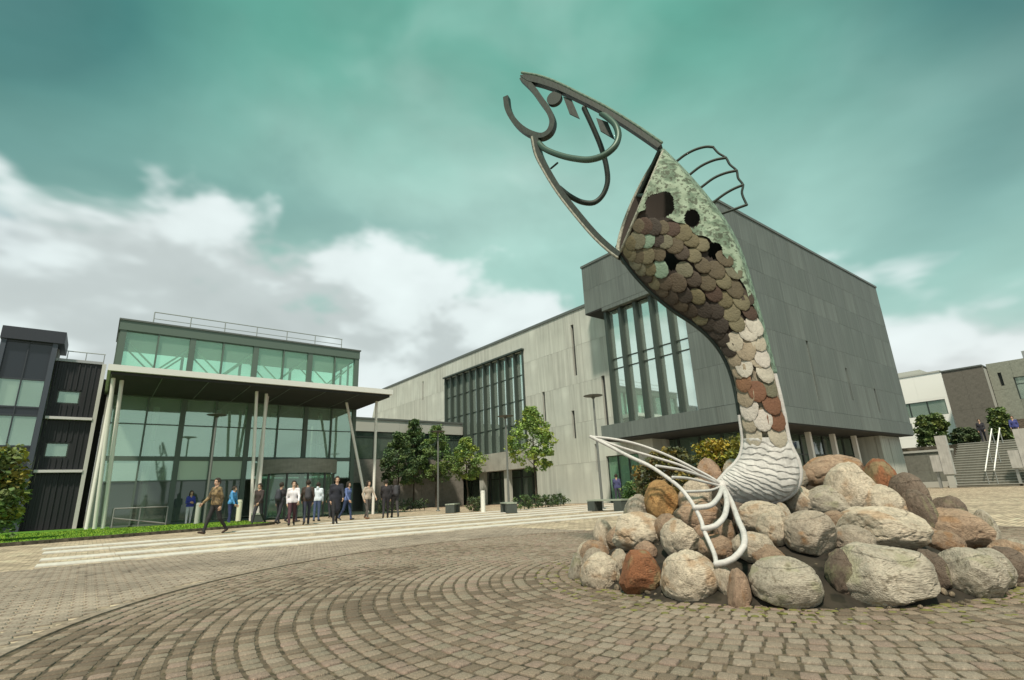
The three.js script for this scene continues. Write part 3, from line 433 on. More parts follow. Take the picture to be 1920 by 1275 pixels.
// ======================= the fish sculpture =======================
// outline in the plane of the fish: u to the right, v up, w towards the plaza (metres)
const F = {
"back": [[-0.419,5.337],[-0.15,4.844],[0.058,4.396],[0.222,3.966],[0.313,3.538],[0.354,3.104],[0.387,2.723],[0.414,2.325],[0.439,1.974],[0.453,1.636],[0.456,1.281],[0.504,1.077],[0.495,0.908],[0.408,0.762],[0.249,0.679],[0.033,0.658],[-0.226,0.683]] ,
"belly": [[-1.165,3.942],[-1.016,3.633],[-0.807,3.307],[-0.572,3.02],[-0.354,2.804],[-0.194,2.604],[-0.08,2.378],[-0.016,2.126],[0.004,1.868],[0.001,1.588],[-0.012,1.316],[-0.063,1.17],[-0.132,1.086],[-0.215,1.02],[-0.262,0.975],[-0.302,0.936],[-0.348,0.891]] ,
"crown": [[-2.449,7.444],[-2.157,7.258],[-1.855,6.997],[-1.53,6.664],[-1.185,6.305],[-0.898,5.972],[-0.661,5.676],[-0.448,5.399]] ,
"mouth": [[-2.732,7.151],[-2.713,6.92],[-2.628,6.679],[-2.48,6.441],[-2.306,6.269],[-2.15,6.183],[-2.032,6.22],[-1.969,6.365],[-2.008,6.579],[-2.127,6.849],[-2.257,7.13],[-2.431,7.415]] ,
"jaw": [[-2.281,6.23],[-2.238,5.892],[-2.127,5.57],[-1.942,5.144],[-1.69,4.674],[-1.45,4.272],[-1.248,4.002],[-1.161,3.909]] ,
"oper": [[-2.242,6.127],[-2.106,5.896],[-1.863,5.654],[-1.626,5.475],[-1.393,5.355],[-1.195,5.346],[-1.03,5.444],[-0.967,5.603],[-0.99,5.839],[-1.087,6.06],[-1.205,6.265]] ,
"gill": [[-1.462,6.46],[-1.366,6.115],[-1.296,5.808],[-1.262,5.476],[-1.282,5.258],[-1.379,5.066],[-1.506,4.971],[-1.665,4.991],[-1.821,5.09],[-1.953,5.22]] ,
"strut": [[-2.049,5.573],[-1.941,5.633]] ,
"eye": [[-1.913,6.806],[-1.801,6.761]] ,
"plateA": [[-1.772,6.79],[-1.641,6.688],[-1.543,6.296],[-1.694,6.44]] ,
"plateB": [[-1.292,6.212],[-1.126,6.074],[-1.054,5.751],[-1.249,5.969]] ,
"rimtop": [[-0.466,5.37],[-0.856,4.926]] ,
"rimcross": [[-0.856,4.926],[-0.647,4.695]] ,
"farrim": [[-0.856,4.926],[-0.997,4.57],[-1.107,4.227],[-1.17,3.967]] ,
"dors": [[[-0.267,5.124],[-0.139,5.191],[0.005,5.228],[0.141,5.223],[0.217,5.189]],[[-0.148,4.86],[0.036,4.958],[0.209,4.993],[0.346,4.981]],[[-0.036,4.63],[0.172,4.736],[0.32,4.762],[0.442,4.756]],[[0.081,4.373],[0.264,4.47],[0.386,4.512],[0.484,4.53]],[[0.154,4.198],[0.342,4.223],[0.483,4.244]]] ,
"dout": [[0.217,5.189],[0.268,5.08],[0.346,4.981],[0.376,4.873],[0.442,4.756],[0.444,4.644],[0.484,4.53],[0.455,4.422],[0.483,4.244]] ,
"tail": [[[-1.648,1.475,0.5],[-1.43,1.44,0.425],[-1.176,1.372,0.35],[-0.869,1.237,0.275],[-0.576,1.065,0.2],[-0.352,0.914,0.125],[-0.302,0.854,0.05]],[[-1.552,1.431,0.5],[-1.266,1.31,0.41],[-0.972,1.202,0.32],[-0.673,1.083,0.23],[-0.469,0.957,0.14],[-0.319,0.868,0.05]],[[-1.648,1.475,0.5],[-1.418,1.348,0.623],[-1.18,1.21,0.745],[-0.922,1.073,0.868],[-0.712,0.915,0.991],[-0.618,0.834,1.114],[-0.526,0.705,1.236],[-0.461,0.576,1.359],[-0.438,0.496,1.482],[-0.391,0.392,1.605],[-0.358,0.315,1.727],[-0.347,0.266,1.85]],[[-0.874,1.083,0.86],[-0.663,1.036,0.59],[-0.491,0.969,0.32],[-0.318,0.874,0.05]],[[-0.706,0.958,1.0],[-0.605,0.947,0.683],[-0.472,0.906,0.367],[-0.315,0.855,0.05]],[[-0.597,0.816,1.13],[-0.499,0.812,0.77],[-0.397,0.815,0.41],[-0.309,0.848,0.05]],[[-0.504,0.674,1.3],[-0.394,0.681,1.25],[-0.33,0.724,1.0],[-0.297,0.792,0.6],[-0.303,0.848,0.05]],[[-0.438,0.505,1.5],[-0.351,0.52,1.5],[-0.276,0.575,1.4],[-0.239,0.663,1.15],[-0.245,0.759,0.75],[-0.297,0.848,0.05]],[[-0.347,0.266,1.85],[-0.277,0.279,1.86],[-0.199,0.316,1.84],[-0.128,0.389,1.8],[-0.115,0.469,1.66],[-0.15,0.56,1.35],[-0.203,0.703,0.8],[-0.286,0.841,0.05]]] ,
};
const UX = 0.47356, UZ = 0.88076;               // the plane's right-hand direction; its normal is (-UZ, 0, UX)
const fishTurn = Math.atan2(-UZ, UX);
const boulderGroup = 'boulders piled round the foot of the fish sculpture';
{
  const fish = thing('fish_sculpture', 'leaping salmon sculpture of bronze bars and stone scales rising from the boulder pile', 'sculpture', [MX, 0, MZ], fishTurn);
  const bronze = std([0.022, 0.045, 0.036], 0.55, { metalness: 0.1, map: variant(mottleT, 0, 0, [6, 2]) });
  const verdigris = std([0.24, 0.38, 0.31], 0.75, { map: variant(mottleT, 0.2, 0, [8, 2]) });
  const paleEdge = std([0.50, 0.52, 0.46], 0.7, { map: variant(mottleT, 0.2, 0, [8, 2]) });
  const whiteBar = std([0.80, 0.78, 0.76], 0.6, { map: variant(cloudT, 0, 0, [4, 1]) });
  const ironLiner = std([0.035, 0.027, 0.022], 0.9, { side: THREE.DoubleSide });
  const mortar = std([0.40, 0.36, 0.29], 0.9, { side: THREE.DoubleSide, map: variant(mottleT, 0, 0, [6, 6]) });
  const flat = (l, w = 0) => l.map((p) => [p[0], p[1], p[2] ?? w]);
  const B = new THREE.CatmullRomCurve3(flat(F.back).map((p) => new THREE.Vector3(...p))), L = new THREE.CatmullRomCurve3(flat(F.belly).map((p) => new THREE.Vector3(...p)));
  const P = (s, t, side) => {
    const b = B.getPoint(s), l = L.getPoint(s), W = b.distanceTo(l), k = (t + 1) / 2, q = Math.pow(Math.max(0, 1 - t * t), 0.62);
    const T = W * mix(0.22, 0.36, smooth(s, 0.28, 0.5)) * mix(1, 0.72, smooth(s, 0.58, 0.72)) * (1 - 0.35 * smooth(s, 0.9, 1));
    const p = l.clone().lerp(b, k); p.z = side * T * q;
    { const f = smooth(s, 0.16, 0) * q * (side < 0 ? 0.26 : -0.13); p.x -= f * 0.85; p.y += f * 0.55; }   // the far side reaches further forward at the open throat
    return p;
  };
  const inHole = (x, y, z) => { const k = 6.57 / (6.57 - z), ax = x * k, ay = 0.87 + (y - 0.87) * k; return (Math.abs(ax + 0.573) ** 3 + Math.abs(ay - 4.534) ** 3) < 0.19 ** 3 || Math.hypot((ax + 0.19) * 1.3, ay - 4.235) < 0.13 || Math.hypot((ax - 0.02) * 1.3, ay - 3.72) < 0.12 || Math.hypot(ax + 0.516, ay - 3.691) < 0.13; };   // panels missing from the near flank
  const shell = (s0, s1, ns, inset) => {
    const pos = [], uv = [], idx = []; const nt = 48;
    for (const side of [1, -1]) { const base = pos.length / 3; for (let i = 0; i <= ns; i++) for (let j = 0; j <= nt; j++) { const p = P(mix(s0, s1, i / ns), mix(-1, 1, j / nt), side); pos.push(p.x, p.y, p.z * inset); uv.push(i / ns, j / nt); }
      for (let i = 0; i < ns; i++) for (let j = 0; j < nt; j++) { const a = base + i * (nt + 1) + j, c = a + nt + 1; if (side > 0 && inHole(pos[a * 3], pos[a * 3 + 1], pos[a * 3 + 2])) continue; side > 0 ? idx.push(a, a + 1, c, a + 1, c + 1, c) : idx.push(a, c, a + 1, a + 1, c, c + 1); } }
    const g = new THREE.BufferGeometry(); g.setAttribute('position', new THREE.Float32BufferAttribute(pos, 3)); g.setAttribute('uv', new THREE.Float32BufferAttribute(uv, 2)); g.setIndex(idx); g.computeVertexNormals(); return g;
  };
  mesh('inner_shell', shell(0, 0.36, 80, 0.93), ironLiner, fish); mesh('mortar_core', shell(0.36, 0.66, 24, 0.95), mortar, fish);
  // relief sheets: the white ridged foot and the verdigris plate along the back
  const sheet = (s0, s1, t0, ns, nt, lift, cut) => { const pos = [], uv = [], idx = []; for (const side of [1, -1]) { const base = pos.length / 3; for (let i = 0; i <= ns; i++) for (let j = 0; j <= nt; j++) { const s = mix(s0, s1, i / ns), t = mix(t0(s), 1, j / nt), p = P(s, t, side), e = 0.004, ds = P(Math.min(1, s + e), t, side).sub(P(Math.max(0, s - e), t, side)), dt = P(s, Math.min(1, t + 0.02), side).sub(P(s, Math.max(-1, t - 0.02), side)), n = ds.cross(dt).normalize(); if (n.z * side < 0) n.negate(); const d = lift(s, t, p, side) * Math.min(1, (1 - Math.abs(t)) * 8 + 0.05); pos.push(p.x + n.x * d, p.y + n.y * d, p.z + n.z * d); uv.push(p.x * 2, p.y * 2); }
      for (let i = 0; i < ns; i++) for (let j = 0; j < nt; j++) { const a = base + i * (nt + 1) + j, c = a + nt + 1; if (cut && side > 0 && cut(pos[a * 3], pos[a * 3 + 1], pos[a * 3 + 2])) continue; side > 0 ? idx.push(a, a + 1, c, a + 1, c + 1, c) : idx.push(a, c, a + 1, a + 1, c, c + 1); } }
    const g = new THREE.BufferGeometry(); g.setAttribute('position', new THREE.Float32BufferAttribute(pos, 3)); g.setAttribute('uv', new THREE.Float32BufferAttribute(uv, 2)); g.setIndex(idx); g.computeVertexNormals(); return g; };
  const scallop = (s, t) => { const rows = 15, y = (s - 0.6) / 0.4 * rows, r = Math.floor(y), x = t * 2.3 + (r % 2) * 0.5, fx = x - Math.floor(x) - 0.5, k = y - r + 0.55 * (0.25 - fx * fx) * 2 - 0.28; return clamp(k - Math.floor(k)); };
  mesh('white_foot', sheet(0.615, 1, () => -1, 150, 60, (s, t, p) => 0.012 + 0.010 * scallop(s + 0.030 * (noise(p.x * 7, p.y * 7, 2) - 0.5), t + 0.25 * (noise(p.x * 6, p.y * 6, 7) - 0.5)) + 0.012 * fbm(p.x * 22, p.y * 22, 4, 3)), std([0.80, 0.785, 0.76], 0.7, { side: THREE.DoubleSide, map: variant(cloudT, 0, 0, [1, 1]) }), fish);
  const plateT = texture(256, (u, v) => { const a = pfbm(u, v, 6, 5, 61), k = smooth(a, 0.40, 0.62), d = smooth(pfbm(u, v, 14, 4, 77), 0.54, 0.66); return mix3(mix3([0.52, 0.59, 0.53], [0.74, 0.79, 0.73], k), [0.36, 0.38, 0.33], d * 0.8); });
  mesh('verdigris_plate', sheet(0, 0.40, (s) => Math.min(0.97, mix(-0.45, 0.97, Math.pow(s / 0.40, 0.62)) + 0.10 * (noise(s * 40, 3, 1) - 0.5)), 120, 60, (s, t, p) => 0.010 + 0.030 * fbm(p.x * 13, p.y * 13, 9, 4), inHole), std([0.56, 0.62, 0.55], 0.75, { side: THREE.DoubleSide, map: plateT }), fish);
  // edges of the body
  const along = (C, a, b, z = 0) => Array.from({ length: 40 }, (_, i) => { const p = C.getPoint(mix(a, b, i / 39)); return [p.x, p.y, z]; });
  mesh('spine_bar', tube(along(B, 0, 0.48), 0.040, 60), verdigris, fish); mesh('spine_bar', tube(along(B, 0.48, 1), 0.030, 50), whiteBar, fish); mesh('belly_bar', tube(along(L, 0, 0.55), 0.030, 50), bronze, fish); mesh('belly_bar', tube(along(L, 0.55, 1), 0.026, 50), whiteBar, fish);
  const rim = (side) => Array.from({ length: 24 }, (_, i) => { const p = P(0, mix(-1, 1, i / 23), side); return [p.x, p.y, p.z]; });
  mesh('throat_rim', tube(rim(1), 0.022, 40), paleEdge, fish); mesh('throat_rim', tube(rim(-1), 0.030, 40), paleEdge, fish);
  mesh('throat_bar', tube([[-0.46, 5.36, 0], [-0.66, 5.15, -0.16], [-0.86, 4.93, -0.3]], 0.036, 12), bronze, fish); mesh('throat_bar', tube([[-0.86, 4.93, -0.3], [-0.75, 4.8, -0.1], [-0.66, 4.70, 0.2]], 0.03, 12), bronze, fish);
  // stone scales, both flanks, laid like shingles towards the tail; a few are missing
  const disc = (seed) => { const q = mulberry(seed), pos = [], idx = [], uv = [], n = 11; const ringAt = (r, y) => { for (let i = 0; i < n; i++) { const a = i / n * 6.2832, k = r * (1 + (q() - 0.5) * 0.13), e = Math.cos(a) > 0 ? 1.0 : 0.92; pos.push(Math.cos(a) * k * e, y * (1 + (q() - 0.5) * 0.25), Math.sin(a) * k); uv.push(0.5 + Math.cos(a) * r * 0.45, 0.5 + Math.sin(a) * r * 0.45); } };
    ringAt(0.98, -0.35); ringAt(1, 0.35); ringAt(0.72, 0.9); pos.push(0, 1, 0); uv.push(0.5, 0.5);
    for (let k = 0; k < 2; k++) for (let i = 0; i < n; i++) { const j = (i + 1) % n, a = k * n, b = a + n; idx.push(a + i, b + i, a + j, b + i, b + j, a + j); } for (let i = 0; i < n; i++) idx.push(2 * n + i, 3 * n, 2 * n + (i + 1) % n);
    const g = new THREE.BufferGeometry(); g.setAttribute('position', new THREE.Float32BufferAttribute(pos, 3)); g.setAttribute('uv', new THREE.Float32BufferAttribute(uv, 2)); g.setIndex(idx); g.computeVertexNormals(); return g; };
  const discs = [11, 23, 37, 41].map(disc);
  const sm = (c, k, r = 0.75) => std(c, r, { side: THREE.DoubleSide, map: variant(cloudT, 0.13 * k, 0.29 * k, [0.35, 0.35]), bumpMap: grainB, bumpScale: 0.006 });
  const tone = { verd: [[0.33, 0.47, 0.36], [0.40, 0.50, 0.38], [0.27, 0.39, 0.29]].map((c, i) => sm(c, i)), olive: [[0.17, 0.145, 0.075], [0.215, 0.19, 0.11], [0.12, 0.095, 0.055], [0.20, 0.19, 0.125]].map((c, i) => sm(c, i + 3)), brown: [[0.045, 0.032, 0.022], [0.07, 0.05, 0.033], [0.115, 0.085, 0.054], [0.075, 0.04, 0.024]].map((c, i) => sm(c, i + 7)), beige: [[0.46, 0.40, 0.30], [0.53, 0.48, 0.38], [0.40, 0.33, 0.235]].map((c, i) => sm(c, i + 11)), pale: [[0.66, 0.62, 0.54], [0.60, 0.56, 0.47], [0.68, 0.63, 0.57]].map((c, i) => sm(c, i + 14)), red: [[0.21, 0.095, 0.05], [0.27, 0.14, 0.075]].map((c, i) => sm(c, i + 17)), chalk: [[0.78, 0.76, 0.72], [0.74, 0.71, 0.67]].map((c, i) => sm(c, i + 19, 0.85)) };
  const holes = [[-0.573, 4.534, 0.23], [-0.19, 4.235, 0.13], [-0.516, 3.691, 0.14], [0.0, 3.72, 0.14]], reds = [[0.30, 1.80], [0.36, 1.56], [0.12, 1.98]];
  let count = 0, arc = 0; const up = new THREE.Vector3(0, 1, 0);
  const rowAt = (s, row) => {
    const b = B.getPoint(s), l = L.getPoint(s), W = b.distanceTo(l), lower = smooth(s, 0.30, 0.45), foot = smooth(s, 0.62, 0.68);
    if (s > 0.635) return; const plate = (q) => s < 0.40 && q > mix(-0.45, 0.97, Math.pow(s / 0.40, 0.62)) + 0.04;
    const size = mix(mix(0.185, 0.185, lower), 0.135, foot);
    const n = Math.max(2, Math.round(W / size)); const m = row % 2 ? n : n + 1;
    for (const side of [1, -1]) for (let j = 0; j < m; j++) {
      const lim = Math.max(0.1, 1 - size * 1.05 / W), t = clamp(mix(-1, 1, (j + (row % 2 ? 0.5 : 0)) / n) + rr(-0.03, 0.03), -lim, lim), p = P(s, t, side), e = 0.004, kk = 6.57 / (6.57 - p.z), ax = p.x * kk, ay = 0.87 + (p.y - 0.87) * kk;   // where the eye on the plaza sees the scale
      if (side > 0 && holes.some((h) => Math.hypot(ax - h[0], ay - h[1]) < h[2])) continue;
      if (plate(t)) continue;
      const ds = P(s + e, t, side).sub(P(Math.max(0, s - e), t, side)).normalize(), dt = P(s, t + 0.02, side).sub(P(s, t - 0.02, side)).normalize();
      const nn = ds.clone().cross(dt).normalize(); if (nn.z * side < 0) nn.negate();
      const xx = ds.clone().addScaledVector(nn, 0.13).normalize(), zz = xx.clone().cross(nn).normalize(), yy = zz.clone().cross(xx).normalize();
      const q = h3(Math.round(s * 997), j, side + 3), q2 = fbm(p.x * 1.5 + 3, p.y * 1.5, side * 2, 3); let set;
      if (foot > 0.5) set = tone.chalk; else if (reds.some((r) => Math.hypot(ax - r[0], ay - r[1]) < 0.115)) set = tone.red;
      else if (lower > 0.75) set = q < 0.5 ? tone.pale : q < 0.92 ? tone.beige : tone.olive; else if (lower > 0.3) set = q < 0.45 ? tone.beige : q < 0.7 ? tone.pale : q < 0.76 ? tone.red : tone.brown;
      else if (t > mix(0.15, 0.75, s / 0.3) && s < 0.32) set = tone.verd; else if (s < 0.13) set = q < 0.72 ? tone.olive : q < 0.86 ? tone.verd : tone.brown; else set = q2 + (q - 0.5) * 0.5 > 0.55 ? tone.olive : tone.brown;
      const m3 = mesh(count ? `scale_${String(count).padStart(3, '0')}` : 'scale', discs[count % 4], set[Math.floor(h3(j, Math.round(s * 555), 9) * set.length)], fish, [p.x + nn.x * 0.006, p.y + nn.y * 0.006, p.z + nn.z * 0.006]);
      m3.quaternion.setFromRotationMatrix(new THREE.Matrix4().makeBasis(xx, yy, zz)); const sc = size * rr(0.54, 0.70); m3.scale.set(sc * 1.16, mix(0.013, 0.012, lower) * rr(0.8, 1.25), sc * rr(0.80, 0.90)); m3.position.addScaledVector(nn, (j % 2) * 0.004); count++;
    }
  };
  { const N = 400; let prev = B.getPoint(0.01).add(L.getPoint(0.01)).multiplyScalar(0.5), acc = 0, row = 0; rowAt(0.018, row++);
    for (let i = 1; i <= N; i++) { const s = mix(0.01, 0.985, i / N), c = B.getPoint(s).add(L.getPoint(s)).multiplyScalar(0.5); acc += c.distanceTo(prev); prev = c; const step = mix(mix(0.155, 0.16, smooth(s, 0.3, 0.5)), 0.125, smooth(s, 0.62, 0.68)); if (acc > step) { acc = 0; rowAt(s, row++); } } }
  console.log('scales', count);
  // head of bars
  const strip = (l, hw, hd) => { const c = new THREE.CatmullRomCurve3(flat(l).map((p) => new THREE.Vector3(...p))), n = 40, pos = [], idx = []; for (let i = 0; i <= n; i++) { const p = c.getPoint(i / n), t = c.getTangent(i / n), nx = -t.y, ny = t.x, k = typeof hw === 'function' ? hw(i / n) : hw; for (const [a, d] of [[1, 1], [1, -1], [-1, -1], [-1, 1]]) pos.push(p.x + nx * k * a, p.y + ny * k * a, p.z + hd * d); if (i < n) for (let q = 0; q < 4; q++) { const a = i * 4 + q, b = i * 4 + (q + 1) % 4; idx.push(a, a + 4, b, b, a + 4, b + 4); } } idx.push(0, 1, 2, 0, 2, 3); const e = n * 4; idx.push(e, e + 2, e + 1, e, e + 3, e + 2); const g = new THREE.BufferGeometry(); g.setAttribute('position', new THREE.Float32BufferAttribute(pos, 3)); g.setAttribute('uv', new THREE.Float32BufferAttribute(pos.flatMap((_, i) => i % 3 === 0 ? [pos[i], pos[i + 1]] : []), 2)); g.setIndex(idx); const f = g.toNonIndexed(); f.computeVertexNormals(); return f; };
  mesh('crown_bar', strip(F.crown, (t) => Math.min(mix(0.075, 0.036, smooth(t, 0.05, 0.5)), 0.008 + t * 0.8), 0.06), bronze, fish); mesh('crown_bar', tube(flat(F.crown, 0).map(([x, y]) => [x + 0.03, y + 0.05, 0.05]), 0.022, 40), verdigris, fish);
  mesh('mouth_bar', strip(F.mouth, 0.044, 0.055), bronze, fish); mesh('jaw_bar', strip(F.jaw, (t) => mix(0.062, 0.042, t), 0.06), bronze, fish); mesh('jaw_bar', tube(F.jaw.map(([x, y]) => [x - 0.03, y - 0.03, 0.055]), 0.018, 40), paleEdge, fish);
  const bow = (l, a) => l.map((p, i) => [p[0], p[1], a * Math.sin(Math.PI * i / (l.length - 1))]);
  mesh('gill_bar', tube(bow(F.oper, 0.28), 0.046, 60), std([0.055, 0.10, 0.078], 0.45, { metalness: 0.3 }), fish); mesh('gill_bar', tube(bow(F.gill, -0.28), 0.040, 60), bronze, fish); mesh('strut', tube(flat(F.strut, 0.02), 0.015, 6), bronze, fish);
  { const r = Math.hypot(F.eye[1][0] - F.eye[0][0], F.eye[1][1] - F.eye[0][1]); const g = new THREE.CylinderGeometry(r, r, 0.07, 28); g.rotateX(Math.PI / 2); mesh('eye', g, bronze, fish, [F.eye[0][0], F.eye[0][1], 0]); mesh('eye_pin', bar([F.eye[0][0], F.eye[0][1], 0], [-1.83, 6.99, 0], 0.014), bronze, fish); }
  for (const [k, d] of [['plateA', 0.03], ['plateB', 0.03]]) { const s = new THREE.Shape(F[k].map((p) => new THREE.Vector2(...p))); mesh('cheek_plate', new THREE.ExtrudeGeometry(s, { depth: d, bevelEnabled: false }), bronze, fish, [0, 0, -0.015]); }
  { const df = part('dorsal_fin', fish); for (const r of F.dors) mesh('fin_ray', tube(flat(r), 0.018, 16), bronze, df); mesh('fin_edge', tube(flat(F.dout), 0.015, 40), bronze, df); }
  { const tf = part('tail_fin', fish); F.tail.forEach((r, i) => mesh('fin_ray', tube(r, i > 5 ? 0.025 : i === 2 ? 0.019 : 0.0145, 30), whiteBar, tf)); mesh('tail_knot', new THREE.IcosahedronGeometry(0.07, 2), whiteBar, tf, [-0.30, 0.85, 0.04]); }
}
// ======================= boulders =======================
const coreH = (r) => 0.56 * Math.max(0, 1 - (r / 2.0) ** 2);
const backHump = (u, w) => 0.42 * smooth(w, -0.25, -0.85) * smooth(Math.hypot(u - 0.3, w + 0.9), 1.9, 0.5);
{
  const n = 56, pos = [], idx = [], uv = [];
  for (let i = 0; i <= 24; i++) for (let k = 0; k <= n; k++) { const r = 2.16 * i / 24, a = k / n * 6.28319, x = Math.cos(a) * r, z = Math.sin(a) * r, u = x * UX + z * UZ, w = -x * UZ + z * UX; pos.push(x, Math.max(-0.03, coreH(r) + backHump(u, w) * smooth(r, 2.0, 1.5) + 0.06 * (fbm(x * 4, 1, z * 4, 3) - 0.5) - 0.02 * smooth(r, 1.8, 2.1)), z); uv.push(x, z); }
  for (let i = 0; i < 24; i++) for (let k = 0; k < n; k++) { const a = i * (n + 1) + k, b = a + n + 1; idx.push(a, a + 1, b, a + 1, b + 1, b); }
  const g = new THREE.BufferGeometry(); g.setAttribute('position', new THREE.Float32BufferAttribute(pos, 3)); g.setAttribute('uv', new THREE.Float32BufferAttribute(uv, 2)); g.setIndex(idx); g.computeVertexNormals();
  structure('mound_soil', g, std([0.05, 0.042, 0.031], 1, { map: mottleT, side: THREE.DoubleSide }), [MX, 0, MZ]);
}
const ROCKS = [ // u, height, w, half width, half height, tone, label
  [-1.18, 0.41, 0.63, 0.29, 0.2, "p", "big pale cream boulder at the left of the pile, second tier"],
  [-1.77, 0.37, -0.2, 0.11, 0.14, "p", "small pale boulder behind the big cream one at the far left"],
  [-1.99, 0.18, -0.2, 0.14, 0.1, "p", "low pale boulder at the leftmost edge of the pile"],
  [-1.73, 0.1, 0.85, 0.08, 0.14, "g", "narrow grey-brown boulder standing at the bottom left corner"],
  [-1.37, 0.13, 1.25, 0.18, 0.15, "p", "blunt cream boulder in the bottom row beside the rust red one"],
  [-0.97, 0.15, 1.53, 0.19, 0.2, "r", "rust red granite boulder in the bottom row at left"],
  [-1.03, 0.31, 1.15, 0.11, 0.07, "k", "small pinkish boulder peeping over the rust red boulder"],
  [-0.67, 0.4, 1.19, 0.18, 0.19, "p", "pale boulder leaning upright left of the tail fin loops"],
  [-1.01, 0.7, -0.2, 0.19, 0.24, "o", "orange stained boulder standing high at left, under the tail fin"],
  [-1.33, 0.67, -0.2, 0.16, 0.12, "g", "grey-beige boulder left of the orange stained one"],
  [-0.55, 0.6, 0.64, 0.24, 0.1, "b", "long flat beige boulder under the tail fin rays"],
  [-0.63, 0.85, -0.2, 0.18, 0.09, "p", "flat pale boulder behind the tail fin rays"],
  [-0.55, 0.18, 1.69, 0.22, 0.18, "p", "large pear-shaped pale boulder in the bottom row, left of the tail tip"],
  [-0.2, 0.12, 1.85, 0.08, 0.12, "k", "small upright pinkish cobble in the bottom row, right of the tail tip"],
  [-0.3, 0.21, 1.7, 0.08, 0.06, "p", "small yellowish stone right under the tail tip"],
  [-0.36, 0.35, 1.41, 0.15, 0.1, "b", "brownish boulder framed by the lower loop of the tail fin"],
  [-0.06, 0.36, 1.44, 0.17, 0.11, "p", "pale wedge of rock right of the tail tip"],
  [-0.29, 0.48, 1.15, 0.09, 0.07, "b", "small beige stone inside the tail fin loop"],
  [0.12, 0.17, 1.79, 0.24, 0.15, "g", "wide grey-white spotted boulder in the middle of the bottom row"],
  [0.04, 0.58, 0.91, 0.21, 0.12, "p", "pale cream boulder just under the fish's white foot"],
  [0.11, 0.48, 1.17, 0.13, 0.14, "p", "rounded olive-cream boulder below the fish's foot"],
  [-0.48, 1.1, -0.9, 0.15, 0.11, "k", "pinkish boulder behind the tail, at the back left"],
  [-0.18, 1.07, -0.8, 0.13, 0.1, "p", "pale boulder behind the white foot, at the back"],
  [0.39, 0.43, 1.24, 0.2, 0.19, "q", "grey boulder with an orange underside, middle tier right of the foot"],
  [0.74, 0.66, -0.2, 0.27, 0.16, "g", "greenish beige egg-shaped boulder right of the foot"],
  [0.99, 0.88, -0.35, 0.24, 0.16, "p", "pale cream dome-shaped boulder in the upper row at right"],
  [1.2, 0.67, -0.2, 0.22, 0.12, "p", "pale oblong boulder under the speckled brown one, upper right"],
  [1.01, 0.43, 0.8, 0.35, 0.19, "p", "largest long pale boulder with an orange spot, middle tier"],
  [1.75, 0.36, -0.2, 0.31, 0.18, "b", "long pinkish brown boulder at the right of the middle tier"],
  [0.75, 0.2, 1.56, 0.32, 0.22, "g", "huge squarish grey boulder in the front bottom row"],
  [1.33, 0.16, 1.22, 0.23, 0.16, "g", "big grey mottled egg-shaped boulder in the bottom row at right"],
  [1.91, 0.1, 0.21, 0.17, 0.18, "b", "brownish pink boulder at the right end of the bottom row"],
  [2.19, 0.15, -0.2, 0.17, 0.13, "g", "flat grey boulder at the far right, behind the pinkish one"],
  [2.29, 0.12, 0.5, 0.14, 0.15, "g", "grey boulder cut by the right edge of the photo"],
  [1.51, 0.78, -0.45, 0.18, 0.12, "d", "speckled brown boulder at the upper right of the pile"],
  [1.52, 0.63, -0.2, 0.14, 0.11, "d", "dark grey boulder under the speckled brown one"],
  [1.85, 0.56, -0.6, 0.17, 0.09, "d", "low dark brown rock at the right rear of the pile"],
  [0.91, 0.98, -0.9, 0.35, 0.17, "b", "long pinkish brown ridge rock behind the cream dome"],
  [1.33, 0.96, -0.8, 0.18, 0.12, "r", "rust red rock on the back ridge at right"],
  [0.49, 0.71, -0.2, 0.15, 0.11, "p", "small pale boulder touching the right side of the foot"],
  [0.23, 0.61, 0.77, 0.07, 0.06, "p", "tiny pale stone under the right of the foot"],
  [1.98, 0.41, -0.2, 0.12, 0.12, "g", "small grey-green boulder on top of the long pinkish brown one"],
  [0.04, 0.3, 1.55, 0.12, 0.08, "b", "brown stone in the gap above the wide spotted boulder"],
  [-0.85, 0.49, 0.78, 0.12, 0.11, "b", "brown stone wedged between the two pale boulders at left"],
  [0.51, 0.23, 1.6, 0.11, 0.12, "d", "dark stone left of the huge squarish boulder"],
  [1.11, 0.22, 1.29, 0.1, 0.11, "d", "dark stone in the gap right of the huge squarish boulder"]
];

